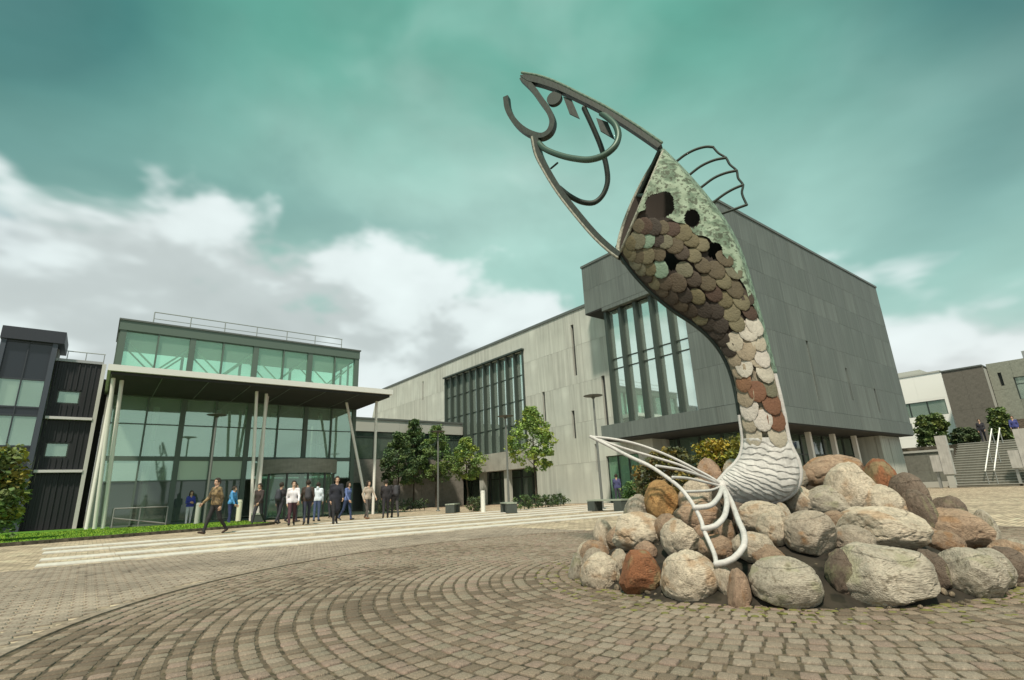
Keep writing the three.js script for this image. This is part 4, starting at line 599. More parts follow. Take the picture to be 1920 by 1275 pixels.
{
  const tones = { p: [0.62, 0.535, 0.42], g: [0.47, 0.42, 0.34], b: [0.42, 0.30, 0.21], r: [0.30, 0.125, 0.058], k: [0.48, 0.335, 0.24], o: [0.42, 0.25, 0.10], q: [0.46, 0.39, 0.31], d: [0.20, 0.15, 0.115] };
  const cob = std([1, 1, 1], 0.88, { vertexColors: true, bumpMap: variant(grainB, 0, 0, [2.2, 2.2]), bumpScale: 0.010 });
  const raw = new THREE.IcosahedronGeometry(1, 30).attributes.position, keyed = new Map(), idx = [], unit = [];
  for (let i = 0; i < raw.count; i++) { const key = `${raw.getX(i).toFixed(4)},${raw.getY(i).toFixed(4)},${raw.getZ(i).toFixed(4)}`; let m = keyed.get(key); if (m === undefined) { m = unit.length; keyed.set(key, m); unit.push(new THREE.Vector3().fromBufferAttribute(raw, i)); } idx.push(m); }
  { // stones filling the rest of the mound, round to its far side
    const q = mulberry(77), fill = []; let tries = 0;
    while (fill.length < 44 && tries++ < 4000) { const a = q() * 6.283, r = Math.sqrt(q()) * 1.86, u = Math.cos(a) * r, w = Math.sin(a) * r, R = mix(0.13, 0.27, q()), front = w > 0.25; if (u > -0.5 && u < 0.62 && Math.abs(w) < 0.38) continue; const Rq = front ? R * 0.62 : R;
      if ([...ROCKS, ...fill].some((k) => Math.hypot(k[0] - u, k[2] - w) < (Math.min(k[3], 0.3) + Rq) * (front ? 0.88 : 0.80))) continue; const y = Math.max(0, coreH(r) + backHump(u, w)) + Rq * 0.25; fill.push([u, y, w, Rq, Rq * mix(0.7, 0.95, q()), 'pgbkbqd'[Math.floor(q() * 7)], 'half-hidden stone wedged low between or behind the larger boulders']); }
    const toneName = { p: 'pale', g: 'grey', b: 'brown', k: 'pinkish', q: 'grey-beige', d: 'dark brown' }, seen = {}, first = ROCKS.slice();
    for (const f of fill) { // say which larger boulder each filler stone leans on
      const near = first.reduce((m, k) => Math.hypot(k[0] - f[0], k[2] - f[2]) < Math.hypot(m[0] - f[0], m[2] - f[2]) ? k : m), hidden = f[2] < near[2] - 0.12;
      const ws = near[6].split(',')[0].split(' ').slice(0, 9); while (/^(of|the|at|in|a|by|with|over|its|to|under|between|behind|on|right|left|just|above|beside|cut|and|inside|far|big|long|two|rust|bottom|tail|back|upper|middle|end|orange|fish's|huge|white|cream|red|peeping|touching|side|standing|high|stained|one|speckled|brown|pinkish)$/.test(ws[ws.length - 1])) ws.pop();
      let l = `${f[3] < 0.13 ? 'little' : f[3] < 0.2 ? 'small' : 'middling'} ${toneName[f[5]]} stone ${hidden ? 'behind' : 'beside'} the ${ws.join(' ')}`; const n = seen[l] = (seen[l] || 0) + 1; if (n > 1) l = (n === 2 ? 'second ' : n === 3 ? 'third ' : 'further ') + l; f[6] = l; }
    ROCKS.push(...fill);
  }
  ROCKS.forEach(([u, y, w, rx, ry, tone, label], k) => {
    if (y < 0.3 && Math.hypot(u, w) > 1.5 && w > 0) { u *= 1.05; w *= 1.05; }
    const q = mulberry(900 + k * 17), r0 = Math.hypot(u, w), hc = Math.max(0, coreH(r0) + backHump(u, w)) - 0.05;
    let cy = y, vy = ry; if (cy - vy > hc) { const d = (cy - vy - hc); cy -= d / 2; vy += d / 2; } if (cy - vy < -0.04) vy = cy + 0.04 > 0.05 ? Math.max(ry, cy + 0.02) : ry;
    const rz = clamp((rx + vy) * 0.55 * mix(0.85, 1.1, q()), 0.1, 0.34), cuts = [];
    const blocky = k === 16 || k === 29 || k === 5 ? 9 : tone === 'g' ? 5 : 3; if (cy < 0.26) { cy -= 0.035; vy += 0.035; }
    for (let i = 0; i < blocky; i++) { const v = new THREE.Vector3(q() - 0.5, q() - 0.5, q() - 0.5).normalize(); cuts.push([v, mix(0.66, 0.95, q())]); }
    const P2 = [], C2 = [], U2 = [], v = new THREE.Vector3(), o = k * 3.7, c = tones[tone];
    for (const d0 of unit) {
      v.copy(d0);
      for (const [n, t] of cuts) { const e = v.dot(n) - t; if (e > 0) v.addScaledVector(n, -e * 0.86); }
      const f = 1 + 0.26 * (fbm(d0.x * 1.4 + o, d0.y * 1.4, d0.z * 1.4, 3) - 0.5) + 0.065 * (fbm(d0.x * 5 + o, d0.y * 5, d0.z * 5, 4) - 0.5) - 0.035 * smooth(Math.abs(fbm(d0.x * 2.3, d0.y * 2.3 + o, d0.z * 2.3, 3) - 0.5), 0.035, 0.0);
      P2.push(v.x * f * rx * 1.06, v.y * f * vy * 1.04, v.z * f * rz * 1.05);
      const s1 = fbm(d0.x * 3 + o, d0.y * 3 + 7, d0.z * 3, 4), s2 = fbm(d0.x * 9 + 5, d0.y * 9 + o, d0.z * 9, 3), s3 = noise(d0.x * 26 + o, d0.y * 26, d0.z * 26), st = smooth(fbm(d0.x * 1.7 + o, d0.y * 1.7 + 3, d0.z * 1.7 + 8, 3), 0.56, 0.72);
      const b = 0.55 + 0.55 * s1 + 0.35 * (s2 - 0.5) + 0.34 * (s3 - 0.5) + 0.30 * (noise(d0.x * 52, d0.y * 52 + o, d0.z * 52) - 0.5); let C = [c[0] * b, c[1] * b, c[2] * b];
      const rust = [0.34, 0.165, 0.055], lich = [0.27, 0.27, 0.15];
      if ('qbopk'.includes(tone) || k === 27) C = mix3(C, rust, st * (tone === 'q' || tone === 'o' ? 0.85 : 0.45)); else C = mix3(C, lich, st * 0.5);
      const dk = smooth(s2, 0.60, 0.74); C = mix3(C, [C[0] * 0.42, C[1] * 0.40, C[2] * 0.36], dk * (tone === 'g' ? 0.8 : 0.6));
      C2.push(...C); U2.push(Math.abs(d0.y) > 0.7 ? v.x : v.x + v.z, Math.abs(d0.y) > 0.7 ? v.z : v.y);
    }
    const h = new THREE.BufferGeometry(); h.setAttribute('position', new THREE.Float32BufferAttribute(P2, 3)); h.setAttribute('color', new THREE.Float32BufferAttribute(C2, 3)); h.setAttribute('uv', new THREE.Float32BufferAttribute(U2, 2)); h.setIndex(idx); h.computeVertexNormals();
    const m = single('boulder', h, cob, label, 'boulder', [MX + u * UX - w * UZ, cy, MZ + u * UZ + w * UX], k < 46 ? boulderGroup : 'half-hidden stones filling the boulder pile'); m.rotation.set((q() - 0.5) * 0.2, fishTurn + (q() - 0.5) * 0.5, (q() - 0.5) * 0.3);
  });
}

// small stones and moss between the boulders and along the kerb ring
{
  const N = 260, g = new THREE.IcosahedronGeometry(1, 1), im = new THREE.InstancedMesh(g, std([1, 1, 1], 0.9, { map: mottleT }), N), o = new THREE.Object3D(), q = mulberry(321);
  for (let i = 0; i < N; i++) { const a = q() * 6.283, r = i < 150 ? mix(1.75, 2.05, q()) : Math.sqrt(q()) * 1.9, x = Math.cos(a) * r, z = Math.sin(a) * r, u = x * UX + z * UZ, w = -x * UZ + z * UX, s = mix(0.012, i < 150 ? 0.035 : 0.075, q() ** 2); o.position.set(MX + x, Math.max(0, coreH(r) + backHump(u, w) * smooth(r, 2.0, 1.5)) - 0.01 + s * 0.3, MZ + z); o.rotation.set(q() * 6, q() * 6, q() * 6); o.scale.set(s, s * mix(0.5, 0.9, q()), s * mix(0.7, 1.2, q())); o.updateMatrix(); im.setMatrixAt(i, o.matrix); const b = mix(0.4, 1.1, q()); im.setColorAt(i, lin(0.34 * b, 0.28 * b, 0.21 * b)); }
  im.name = 'small_stones'; im.userData = { kind: 'stuff', label: 'loose small stones lying between the boulders', category: 'stones' }; scene.add(im);
  const mg = new THREE.IcosahedronGeometry(1, 1), M2 = 420, mm = new THREE.InstancedMesh(mg, std([1, 1, 1], 1), M2);
  for (let i = 0; i < M2; i++) { const a = Math.PI + Math.atan2(-UX, UZ) + (q() - 0.5) * 2.9 + 0.25, r = mix(2.0, 2.5, q() ** 2.4), s = mix(0.006, 0.020, q()); o.position.set(MX + Math.cos(a) * r, -0.004, MZ + Math.sin(a) * r); o.rotation.set(0, q() * 6, 0); o.scale.set(s * 1.6, s * 0.35, s * 1.6); o.updateMatrix(); mm.setMatrixAt(i, o.matrix); const b = mix(0.5, 1.2, q()); mm.setColorAt(i, lin(0.17 * b, 0.165 * b, 0.05 * b)); }
  mm.name = 'moss_patches'; mm.userData = { kind: 'stuff', label: 'olive moss growing in the paving joints round the mound', category: 'moss' }; scene.add(mm);
}

// ======================= trees, shrubs, hedges =======================
const leafMats = {};
function leafMat(c) { const k = c.join(); return leafMats[k] ??= new THREE.MeshPhysicalMaterial({ color: lin(...c), roughness: 0.75, vertexColors: true, side: THREE.DoubleSide, transmission: 0.25, thickness: 0 }); }
const barkMat = std([0.10, 0.085, 0.065], 0.95, { map: variant(mottleT, 0, 0, [1, 6]) });
// a crown: clumps of leaf-sized folded faces spread through a volume given by rad(t), t from foot to top
function crownGeometry(seed, h0, h1, rad, clumps, per, leaf, spread, tints) {
  const q = mulberry(seed), pos = [], nor = [], col = [], uv = [], V = () => new THREE.Vector3(q() - 0.5, q() - 0.5, q() - 0.5).normalize();
  for (let c = 0; c < clumps; c++) {
    const t = Math.pow(q(), 0.85), a = q() * 6.283, R = rad(t) * Math.sqrt(mix(0.12, 1, q())) * (0.8 + 0.4 * noise(Math.cos(a) * 1.6 + seed, t * 4, Math.sin(a) * 1.6));
    const cx = Math.cos(a) * R, cz = Math.sin(a) * R, cy = mix(h0, h1, t), cs = spread * mix(0.6, 1.3, q()), ct = tints ? tints[Math.floor(q() * tints.length)] : [1, 1, 1], cb = mix(0.75, 1.25, q());
    for (let i = 0; i < per; i++) {
      const d = V().multiplyScalar(cs * Math.cbrt(q())), n = V(); n.y = Math.abs(n.y) + 0.35; n.normalize(); const s = V().cross(n).normalize(), f = n.clone().cross(s), L = leaf * mix(0.6, 1.3, q()), Wd = L * 0.42;
      const x = cx + d.x, y = cy + d.y * 0.8, z = cz + d.z, b = cb * mix(0.7, 1.3, q());
      const A = [x - f.x * L / 2, y - f.y * L / 2, z - f.z * L / 2], Bp = [x + f.x * L / 2, y + f.y * L / 2 - L * 0.12, z + f.z * L / 2], C = [x + s.x * Wd - n.x * 0.01, y + s.y * Wd + L * 0.06, z + s.z * Wd], D = [x - s.x * Wd, y - s.y * Wd + L * 0.06, z - s.z * Wd];
      for (const p of [A, C, Bp, A, Bp, D]) { pos.push(...p); nor.push(n.x, n.y, n.z); uv.push(0, 0); col.push(ct[0] * b, ct[1] * b, ct[2] * b); }
    }
  }
  const g = new THREE.BufferGeometry(); g.setAttribute('position', new THREE.Float32BufferAttribute(pos, 3)); g.setAttribute('normal', new THREE.Float32BufferAttribute(nor, 3)); g.setAttribute('uv', new THREE.Float32BufferAttribute(uv, 2)); g.setAttribute('color', new THREE.Float32BufferAttribute(col, 3)); return g;
}
function trunkGeometry(seed, h, r, h0, rad, limbs) {
  const q = mulberry(seed), gs = [];
  const taper = (a, b, r0, r1) => { const A = new THREE.Vector3(...a), B = new THREE.Vector3(...b), L = A.distanceTo(B), g = new THREE.CylinderGeometry(r1, r0, L, 8, 1); g.translate(0, L / 2, 0); g.applyQuaternion(new THREE.Quaternion().setFromUnitVectors(new THREE.Vector3(0, 1, 0), B.sub(A).normalize())); g.translate(...a); return g; };
  let p = [0, -0.05, 0], n = 5; for (let i = 0; i < n; i++) { const t = (i + 1) / n, e = [(q() - 0.5) * 0.14, h * 0.94 * t, (q() - 0.5) * 0.14]; gs.push(taper(p, e, r * mix(1, 0.22, i / n), r * mix(1, 0.22, t))); p = e; }
  for (let i = 0; i < limbs; i++) { const t = mix(0.1, 0.85, i / limbs), y = mix(h0, h * 0.9, t), a = q() * 6.283, R = rad(t) * 0.75; gs.push(taper([0, y - 0.25, 0], [Math.cos(a) * R, y + 0.35, Math.sin(a) * R], r * mix(0.42, 0.18, t), r * 0.1)); }
  return merged(gs);
}
function tree(label, x, z, h, h0, r, seed, color, tints, group = 'young street trees in front of the stone wing', y = 0) {
  const t = thing('street_tree', label, 'tree', [x, y, z], seed * 1.7, group);
  const rad = (k) => r * (0.55 + 0.75 * Math.sin(Math.PI * clamp(k * 0.85 + 0.12))) * (1 - 0.62 * smooth(k, 0.45, 1));
  mesh('trunk', trunkGeometry(seed, h, 0.085, h0, rad, 12), barkMat, t); mesh('crown', crownGeometry(seed + 5, h0, h, rad, 150, 46, 0.17, 0.30, tints), leafMat(color), t); return t;
}
const T1 = [[1, 1, 1], [0.8, 0.95, 0.9], [1.25, 1.15, 0.9], [0.65, 0.8, 0.9]], T2 = [[1, 1, 1], [1.5, 1.25, 0.8], [0.7, 0.8, 0.8], [1.1, 1.1, 1]];
tree('light-topped young tree nearest the cube building, by the finned window', 23.3, -27.5, 6.5, 2.3, 1.25, 101, [0.20, 0.31, 0.07], T2);
tree('young tree between two lamp posts, left of the finned window', 22.9, -39.9, 6.7, 2.2, 1.3, 202, [0.15, 0.24, 0.065], T1);
tree('small bright tree at the left foot of the finned window', 24.2, -37.2, 5.4, 2.2, 1.25, 303, [0.18, 0.28, 0.07], T2);
tree('slim dark tree in front of the end of the link building', 21.4, -41.2, 7.3, 1.9, 1.1, 404, [0.10, 0.17, 0.055], T1);
tree('dark bushy tree beside the glass hall, behind the couple in black', 19.2, -39.6, 5.9, 1.9, 1.15, 505, [0.09, 0.155, 0.05], T1);
function shrub(name, label, x, z, h, rx, seed, color, tints, y = 0, cl = 90, leaf = 0.14, category = 'shrub', sz = 1) {
  const t = thing(name, label, category, [x, y, z]); const rad = (k) => rx * Math.sqrt(Math.max(0.05, 1 - (k * 1.05 - 0.25) ** 2));
  const c = mesh('foliage', crownGeometry(seed, 0.12 * h, h * 0.92, rad, cl, 46, leaf, 0.16 + h * 0.06, tints), leafMat(color), t); c.scale.z = sz;
  const gs = []; const q = mulberry(seed); for (let i = 0; i < 6; i++) { const a = i / 6 * 6.28; gs.push(bar([Math.cos(a) * 0.06, -0.03, Math.sin(a) * 0.06 * sz], [Math.cos(a) * rx * 0.5, h * mix(0.45, 0.8, q()), Math.sin(a) * rx * 0.5 * sz], 0.02, 5)); } mesh('stem', merged(gs), barkMat, t); return t;
}
const autumn = [[1, 1, 1], [1.6, 1.3, 0.5], [1.4, 0.95, 0.5], [0.7, 0.9, 0.7], [1.2, 1.3, 0.6], [0.6, 0.8, 0.7]];
shrub('leafy_shrub', 'yellow-green and rust shrub on the lawn at the left edge', -2.62, -23.9, 3.0, 0.8, 611, [0.15, 0.20, 0.05], autumn, 0.08, 110, 0.17);
shrub('autumn_shrub', 'yellowing autumn shrub under the grey block, right behind the fish', 18.1, -10.5, 2.6, 1.15, 622, [0.22, 0.20, 0.03], autumn, 0, 130, 0.13);
shrub('autumn_shrub', 'dark russet shrub under the grey block, left of the yellowing one', 16.4, -11.8, 2.25, 1.15, 633, [0.11, 0.10, 0.03], autumn, 0, 120, 0.13);
shrub('leafy_shrub', 'low green shrub behind the bench by the corner glazing', 18.6, -14.9, 1.15, 0.8, 644, [0.12, 0.22, 0.05], T1, 0, 90, 0.11);
shrub('leafy_shrub', 'low dark green shrub between the corner bench and the boulders', 18.2, -13.6, 1.25, 0.75, 655, [0.055, 0.105, 0.03], T1, 0, 80, 0.11);
shrub('leafy_shrub', 'green bush in front of the distant white building', 57.5, -13.6, 3.0, 1.15, 666, [0.12, 0.18, 0.05], T2, 3.1, 120, 0.26);
shrub('leafy_shrub', 'low bush right of the bush by the white building', 57.0, -11.4, 1.5, 0.9, 667, [0.06, 0.095, 0.03], T1, 3.1, 80, 0.24);
shrub('leafy_shrub', 'upright bush in front of the plain brown-grey building', 58.6, -9.3, 3.0, 0.6, 677, [0.11, 0.17, 0.05], T2, 3.1, 100, 0.24);
function hedge(label, x0, x1, z0, z1, h, seed, color) {
  const t = thing('clipped_hedge', label, 'hedge', [(x0 + x1) / 2, 0, (z0 + z1) / 2]); const q = mulberry(seed), L = Math.hypot(x1 - x0, z1 - z0), ang = Math.atan2(z1 - z0, x1 - x0), gs = [];
  const n = Math.round(L * 16); const g = crownGeometry(seed, h * 0.1, h * 0.95, () => 0.36, n, 26, 0.10, 0.14, T1); const p = g.attributes.position; // spread the clumps along the run
  for (let i = 0; i < p.count; i += 156) { const s = (q() - 0.5) * L; for (let k = i; k < Math.min(i + 156, p.count); k++) p.setX(k, p.getX(k) + s); }
  t.rotation.y = -ang; mesh('foliage', g, leafMat(color), t); for (let i = 0; i < Math.round(L / 0.5); i++) { const s = (i + 0.5) * 0.5 - L / 2; gs.push(bar([s, -0.03, 0], [s + 0.05, h * 0.7, 0.05], 0.018, 5)); } mesh('stem', merged(gs), barkMat, t);
}
hedge('low clipped hedge in front of the finned window, right of the bollard', 17.9, 24.0, -22.6, -25.6, 0.72, 701, [0.065, 0.115, 0.03]);
hedge('low dark hedge at the foot of the link building, behind the couple', 13.8, 18.6, -31.5, -33.5, 0.8, 702, [0.05, 0.085, 0.025]);
hedge('small hedge between the bollard and the left bench', 16.6, 18.6, -25.0, -27.4, 0.75, 703, [0.07, 0.10, 0.03]);

// ======================= street furniture =======================
function lamp(label, x, z, h) {
  const t = thing('street_lamp', label, 'lamp post', [x, 0, z], 0, 'disc-topped lamp posts'); const m = std([0.17, 0.18, 0.17], 0.5, { metalness: 0.3 });
  mesh('pole', new THREE.CylinderGeometry(0.045, 0.065, h - 0.1, 12).translate(0, (h - 0.1) / 2, 0), m, t); mesh('base_plate', new THREE.CylinderGeometry(0.12, 0.14, 0.06, 14).translate(0, 0.03, 0), m, t);
  const d = new THREE.LatheGeometry([[0.0, 0.05], [0.2, 0.045], [0.46, 0.012], [0.47, 0], [0.42, -0.02], [0.12, -0.06], [0.06, -0.14], [0, -0.14]].map((p) => new THREE.Vector2(...p)), 28); mesh('disc_head', d, std([0.06, 0.065, 0.06], 0.5), t, [0, h, 0]);
}
lamp('disc-topped lamp post by the corner of the cube building', 18.55, -17.2, 5.25);
lamp('disc-topped lamp post on the lawn in front of the glass hall', 4.45, -29.95, 5.3);
lamp('disc-topped lamp post in front of the finned window', 18.2, -23.8, 5.15);
lamp('disc-topped lamp post beside the trees left of the finned window', 17.3, -29.95, 4.95);
function bench(label, x, z, turn, L = 1.9) {
  const t = thing('stone_bench', label, 'bench', [x, 0, z], turn, 'dark benches with slab seats'); const leg = std([0.085, 0.105, 0.095], 0.7, { map: cloudT });
  block('leg', t, leg, -L / 2, -L / 2 + 0.42, 0, 0.40, -0.24, 0.24); block('leg', t, leg, L / 2 - 0.42, L / 2, 0, 0.40, -0.24, 0.24); for (let i = 0; i < 4; i++) block('seat_slat', t, std([0.30, 0.34, 0.28], 0.6), -L / 2 - 0.02, L / 2 + 0.02, 0.405, 0.465, -0.25 + i * 0.128, -0.25 + i * 0.128 + 0.115);
}
bench('dark bench near the cube corner, in front of the low shrubs', 17.15, -15.6, Math.PI / 2, 1.9);
bench('dark bench right of the white bollard, before the hedge', 15.8, -20.7, Math.PI / 2 - 0.5, 2.1);
bench('dark bench left of the white bollard, under the trees', 15.65, -25.5, Math.PI / 2 - 0.75, 1.6);
bench('dark bench on the corner of the lawn by the crowd', 6.25, -27.6, Math.PI / 2 - 0.2, 2.0);
function bollard(label, x, z, c, h = 1.05, y = 0) { const t = thing('light_bollard', label, 'bollard', [x, y, z]); mesh('shaft', new THREE.CylinderGeometry(0.12, 0.12, h - 0.14, 18).translate(0, (h - 0.14) / 2, 0), std(c, 0.5), t); mesh('cap', new THREE.CylinderGeometry(0.10, 0.13, 0.12, 18).translate(0, h - 0.08, 0), std(c.map((v) => v * 0.8), 0.5), t); }
bollard('white bollard between the two benches by the finned window', 16.2, -23.4, [0.74, 0.74, 0.68], 1.1);
bollard('cream white bollard on the lawn left of the corner bench', 6.05, -30.6, [0.72, 0.74, 0.58], 1.15);
bollard('grey bollard on the lawn behind the walking person', 4.2, -30.4, [0.42, 0.44, 0.40], 1.0, 0.08);

// ======================= people =======================
const V3 = (x, y, z) => new THREE.Vector3(x, y, z);
// surface nets over a field f(x, y, z) (negative inside); colour from tint(x, y, z)
function netSurface(f, lo, hi, cell, tint) {
  const n = [0, 1, 2].map((k) => Math.ceil((hi[k] - lo[k]) / cell) + 1), [nx, ny, nz] = n, F = new Float32Array(nx * ny * nz);
  for (let k = 0; k < nz; k++) for (let j = 0; j < ny; j++) for (let i = 0; i < nx; i++) F[(k * ny + j) * nx + i] = f(lo[0] + i * cell, lo[1] + j * cell, lo[2] + k * cell);
  const id = new Int32Array(nx * ny * nz).fill(-1), pos = [], at = (i, j, k) => (k * ny + j) * nx + i;
  for (let k = 0; k + 1 < nz; k++) for (let j = 0; j + 1 < ny; j++) for (let i = 0; i + 1 < nx; i++) {
    let c = 0, x = 0, y = 0, z = 0; const v = []; for (let q = 0; q < 8; q++) v.push(F[at(i + (q & 1), j + (q >> 1 & 1), k + (q >> 2))]);
    let s = 0; for (let q = 0; q < 8; q++) if (v[q] < 0) s++; if (s === 0 || s === 8) continue;
    for (let q = 0; q < 8; q++) for (const b of [1, 2, 4]) if (!(q & b)) { const a = v[q], d = v[q | b]; if ((a < 0) !== (d < 0)) { const t = a / (a - d); x += (q & 1) + (b === 1 ? t : 0); y += (q >> 1 & 1) + (b === 2 ? t : 0); z += (q >> 2) + (b === 4 ? t : 0); c++; } }
    id[at(i, j, k)] = pos.length / 3; pos.push(lo[0] + (i + x / c) * cell, lo[1] + (j + y / c) * cell, lo[2] + (k + z / c) * cell);
  }
  const idx = [], quad = (a, b, c, d, flip) => { if (a < 0 || b < 0 || c < 0 || d < 0) return; flip ? idx.push(a, c, b, a, d, c) : idx.push(a, b, c, a, c, d); };
  for (let k = 1; k + 1 < nz; k++) for (let j = 1; j + 1 < ny; j++) for (let i = 1; i + 1 < nx; i++) {
    const a = F[at(i, j, k)] < 0;
    if (a !== F[at(i + 1, j, k)] < 0) quad(id[at(i, j - 1, k - 1)], id[at(i, j, k - 1)], id[at(i, j, k)], id[at(i, j - 1, k)], !a);
    if (a !== F[at(i, j + 1, k)] < 0) quad(id[at(i - 1, j, k - 1)], id[at(i - 1, j, k)], id[at(i, j, k)], id[at(i, j, k - 1)], !a);
    if (a !== F[at(i, j, k + 1)] < 0) quad(id[at(i - 1, j - 1, k)], id[at(i, j - 1, k)], id[at(i, j, k)], id[at(i - 1, j, k)], !a);
  }
  const col = tint ? [] : null; if (tint) for (let i = 0; i < pos.length; i += 3) col.push(...tint(pos[i], pos[i + 1], pos[i + 2]));
  const g = new THREE.BufferGeometry(); g.setAttribute('position', new THREE.Float32BufferAttribute(pos, 3)); if (col) g.setAttribute('color', new THREE.Float32BufferAttribute(col, 3)); g.setIndex(idx); g.computeVertexNormals(); return g;
}
const smin = (a, b, k) => { const h = Math.max(k - Math.abs(a - b), 0) / k; return Math.min(a, b) - h * h * k * 0.25; };
function capsule(px, py, pz, c) { const [a, b, ra, rb, fl] = c; const bx = b[0] - a[0], by = b[1] - a[1], bz = b[2] - a[2], ax = px - a[0], ay = py - a[1], az = pz - a[2], t = clamp((ax * bx + ay * by + az * bz) / (bx * bx + by * by + bz * bz + 1e-9)); const dx = ax - bx * t, dy = ay - by * t, dz = (az - bz * t) * (fl || 1); return Math.hypot(dx, dy, dz) - mix(ra, rb, t); }
const ell = (x, y, z, c, r) => { const k = Math.hypot((x - c[0]) / r[0], (y - c[1]) / r[1], (z - c[2]) / r[2]); return (k - 1) * Math.min(...r); };
// head: chin at y = 0, crown near 0.23, facing +z
const headField = (x, y, z) => { let d = ell(x, y, z, [0, 0.145, -0.012], [0.078, 0.095, 0.098]); d = smin(d, ell(x, y, z, [0, 0.065, 0.022], [0.056, 0.068, 0.066]), 0.04); d = smin(d, capsule(x, y, z, [[0, 0.115, 0.088], [0, 0.082, 0.108], 0.010, 0.015]), 0.016); d = smin(d, capsule(x, y, z, [[-0.035, 0.132, 0.073], [0.035, 0.132, 0.073], 0.010, 0.010]), 0.016); for (const s of [-1, 1]) { d = smin(d, ell(x, y, z, [s * 0.080, 0.105, -0.008], [0.012, 0.032, 0.020]), 0.01); d = Math.max(d, -ell(x, y, z, [s * 0.031, 0.113, 0.096], [0.017, 0.010, 0.016])); d = smin(d, ell(x, y, z, [s * 0.031, 0.113, 0.074], [0.013, 0.013, 0.013]), 0.003); } d = smin(d, capsule(x, y, z, [[-0.02, 0.052, 0.081], [0.02, 0.052, 0.081], 0.009, 0.009]), 0.012); return smin(d, capsule(x, y, z, [[0, -0.07, -0.02], [0, 0.06, -0.02], 0.055, 0.052]), 0.03); };
const headBase = netSurface(headField, [-0.11, -0.08, -0.13], [0.11, 0.26, 0.14], 0.008);
const hairShort = netSurface((x, y, z) => Math.max(headField(x, y, z) - 0.014 - 0.006 * noise(x * 60, y * 60, z * 60), (z - 0.055) * 0.9 - Math.max(0, y - 0.165) * 0.7 + 0.004, 0.10 - y - Math.max(0, -z - 0.02) * 0.9), [-0.13, -0.08, -0.16], [0.13, 0.28, 0.15], 0.010);
const hairLong = netSurface((x, y, z) => { let d = headField(x, y, z) - 0.020; d = Math.max(d, (z - 0.05) - Math.max(0, y - 0.165) * 0.7); const back = ell(x, y, z, [0, 0.01, -0.062], [0.098, 0.20, 0.062]); return smin(Math.max(d, 0.0 - y + (z > 0 ? 0.02 : 0)), back, 0.03); }, [-0.14, -0.22, -0.17], [0.14, 0.28, 0.13], 0.011);
// right hand: wrist at the origin, fingers down -y, palm facing -x, thumb towards +z
const handBones = [[[0, 0, 0], [0, -0.045, 0.004], 0.026, 0.03, 1], [[0, -0.04, -0.022], [0, -0.085, -0.026], 0.016, 0.014], [[0, -0.04, 0.0], [0, -0.088, 0.0], 0.017, 0.014], [[0, -0.04, 0.022], [0, -0.085, 0.026], 0.016, 0.014]];
[[0.030, 0.070], [0.010, 0.080], [-0.010, 0.074], [-0.029, 0.058]].forEach(([z, L]) => { handBones.push([[0, -0.083, z], [-0.008, -0.083 - L * 0.45, z * 1.08], 0.0095, 0.009], [[-0.008, -0.083 - L * 0.45, z * 1.08], [-0.026, -0.083 - L * 0.8, z * 1.08], 0.009, 0.0082], [[-0.026, -0.083 - L * 0.8, z * 1.08], [-0.040, -0.083 - L * 0.9, z * 1.05], 0.0082, 0.0075]); });
handBones.push([[-0.004, -0.025, 0.022], [-0.016, -0.060, 0.048], 0.013, 0.0105], [[-0.016, -0.060, 0.048], [-0.026, -0.090, 0.054], 0.0105, 0.009]);
const handBase = netSurface((x, y, z) => { let d = 9; for (const b of handBones) d = smin(d, capsule(x, y, z, b), 0.007); return d; }, [-0.075, -0.19, -0.06], [0.045, 0.04, 0.085], 0.0058);
function joinColored(list) { // [geometry, matrix, colour or null]
  const pos = [], nor = [], col = [], idx = []; const v = V3(0, 0, 0), nm = new THREE.Matrix3();
  for (const [g, m, c] of list) { const b = pos.length / 3, p = g.attributes.position, n = g.attributes.normal, q = g.attributes.color; nm.getNormalMatrix(m); const flip = m.determinant() < 0; for (let i = 0; i < p.count; i++) { v.fromBufferAttribute(p, i).applyMatrix4(m); pos.push(v.x, v.y, v.z); v.fromBufferAttribute(n, i).applyMatrix3(nm).normalize(); nor.push(v.x, v.y, v.z); if (c) { const cc = typeof c === 'function' ? c(p.getX(i), p.getY(i), p.getZ(i)) : c; col.push(...cc); } else col.push(q.getX(i), q.getY(i), q.getZ(i)); } const I = g.index.array; for (let i = 0; i < I.length; i += 3) flip ? idx.push(b + I[i], b + I[i + 2], b + I[i + 1]) : idx.push(b + I[i], b + I[i + 1], b + I[i + 2]); }
  const g = new THREE.BufferGeometry(); g.setAttribute('position', new THREE.Float32BufferAttribute(pos, 3)); g.setAttribute('normal', new THREE.Float32BufferAttribute(nor, 3)); g.setAttribute('color', new THREE.Float32BufferAttribute(col, 3)); g.setIndex(idx); return g;
}
const skinMat = new THREE.MeshStandardMaterial({ vertexColors: true, roughness: 0.8, side: THREE.DoubleSide });
const skinTone = [0.50, 0.32, 0.23];
const faceTint = (skin) => (x, y, z) => { for (const s of [-1, 1]) { const e = Math.hypot((x - s * 0.031) / 0.012, (y - 0.113) / 0.0075, (z - 0.088) / 0.02); if (e < 0.45) return [0.03, 0.02, 0.015]; if (e < 1) return [0.6, 0.57, 0.54]; } if (Math.abs(y - 0.052) < 0.008 && Math.abs(x) < 0.024 && z > 0.07) return [0.36, 0.15, 0.12]; if (Math.abs(y - 0.137) < 0.006 && Math.abs(Math.abs(x) - 0.032) < 0.02 && z > 0.06) return [0.06, 0.04, 0.03]; return skin; };
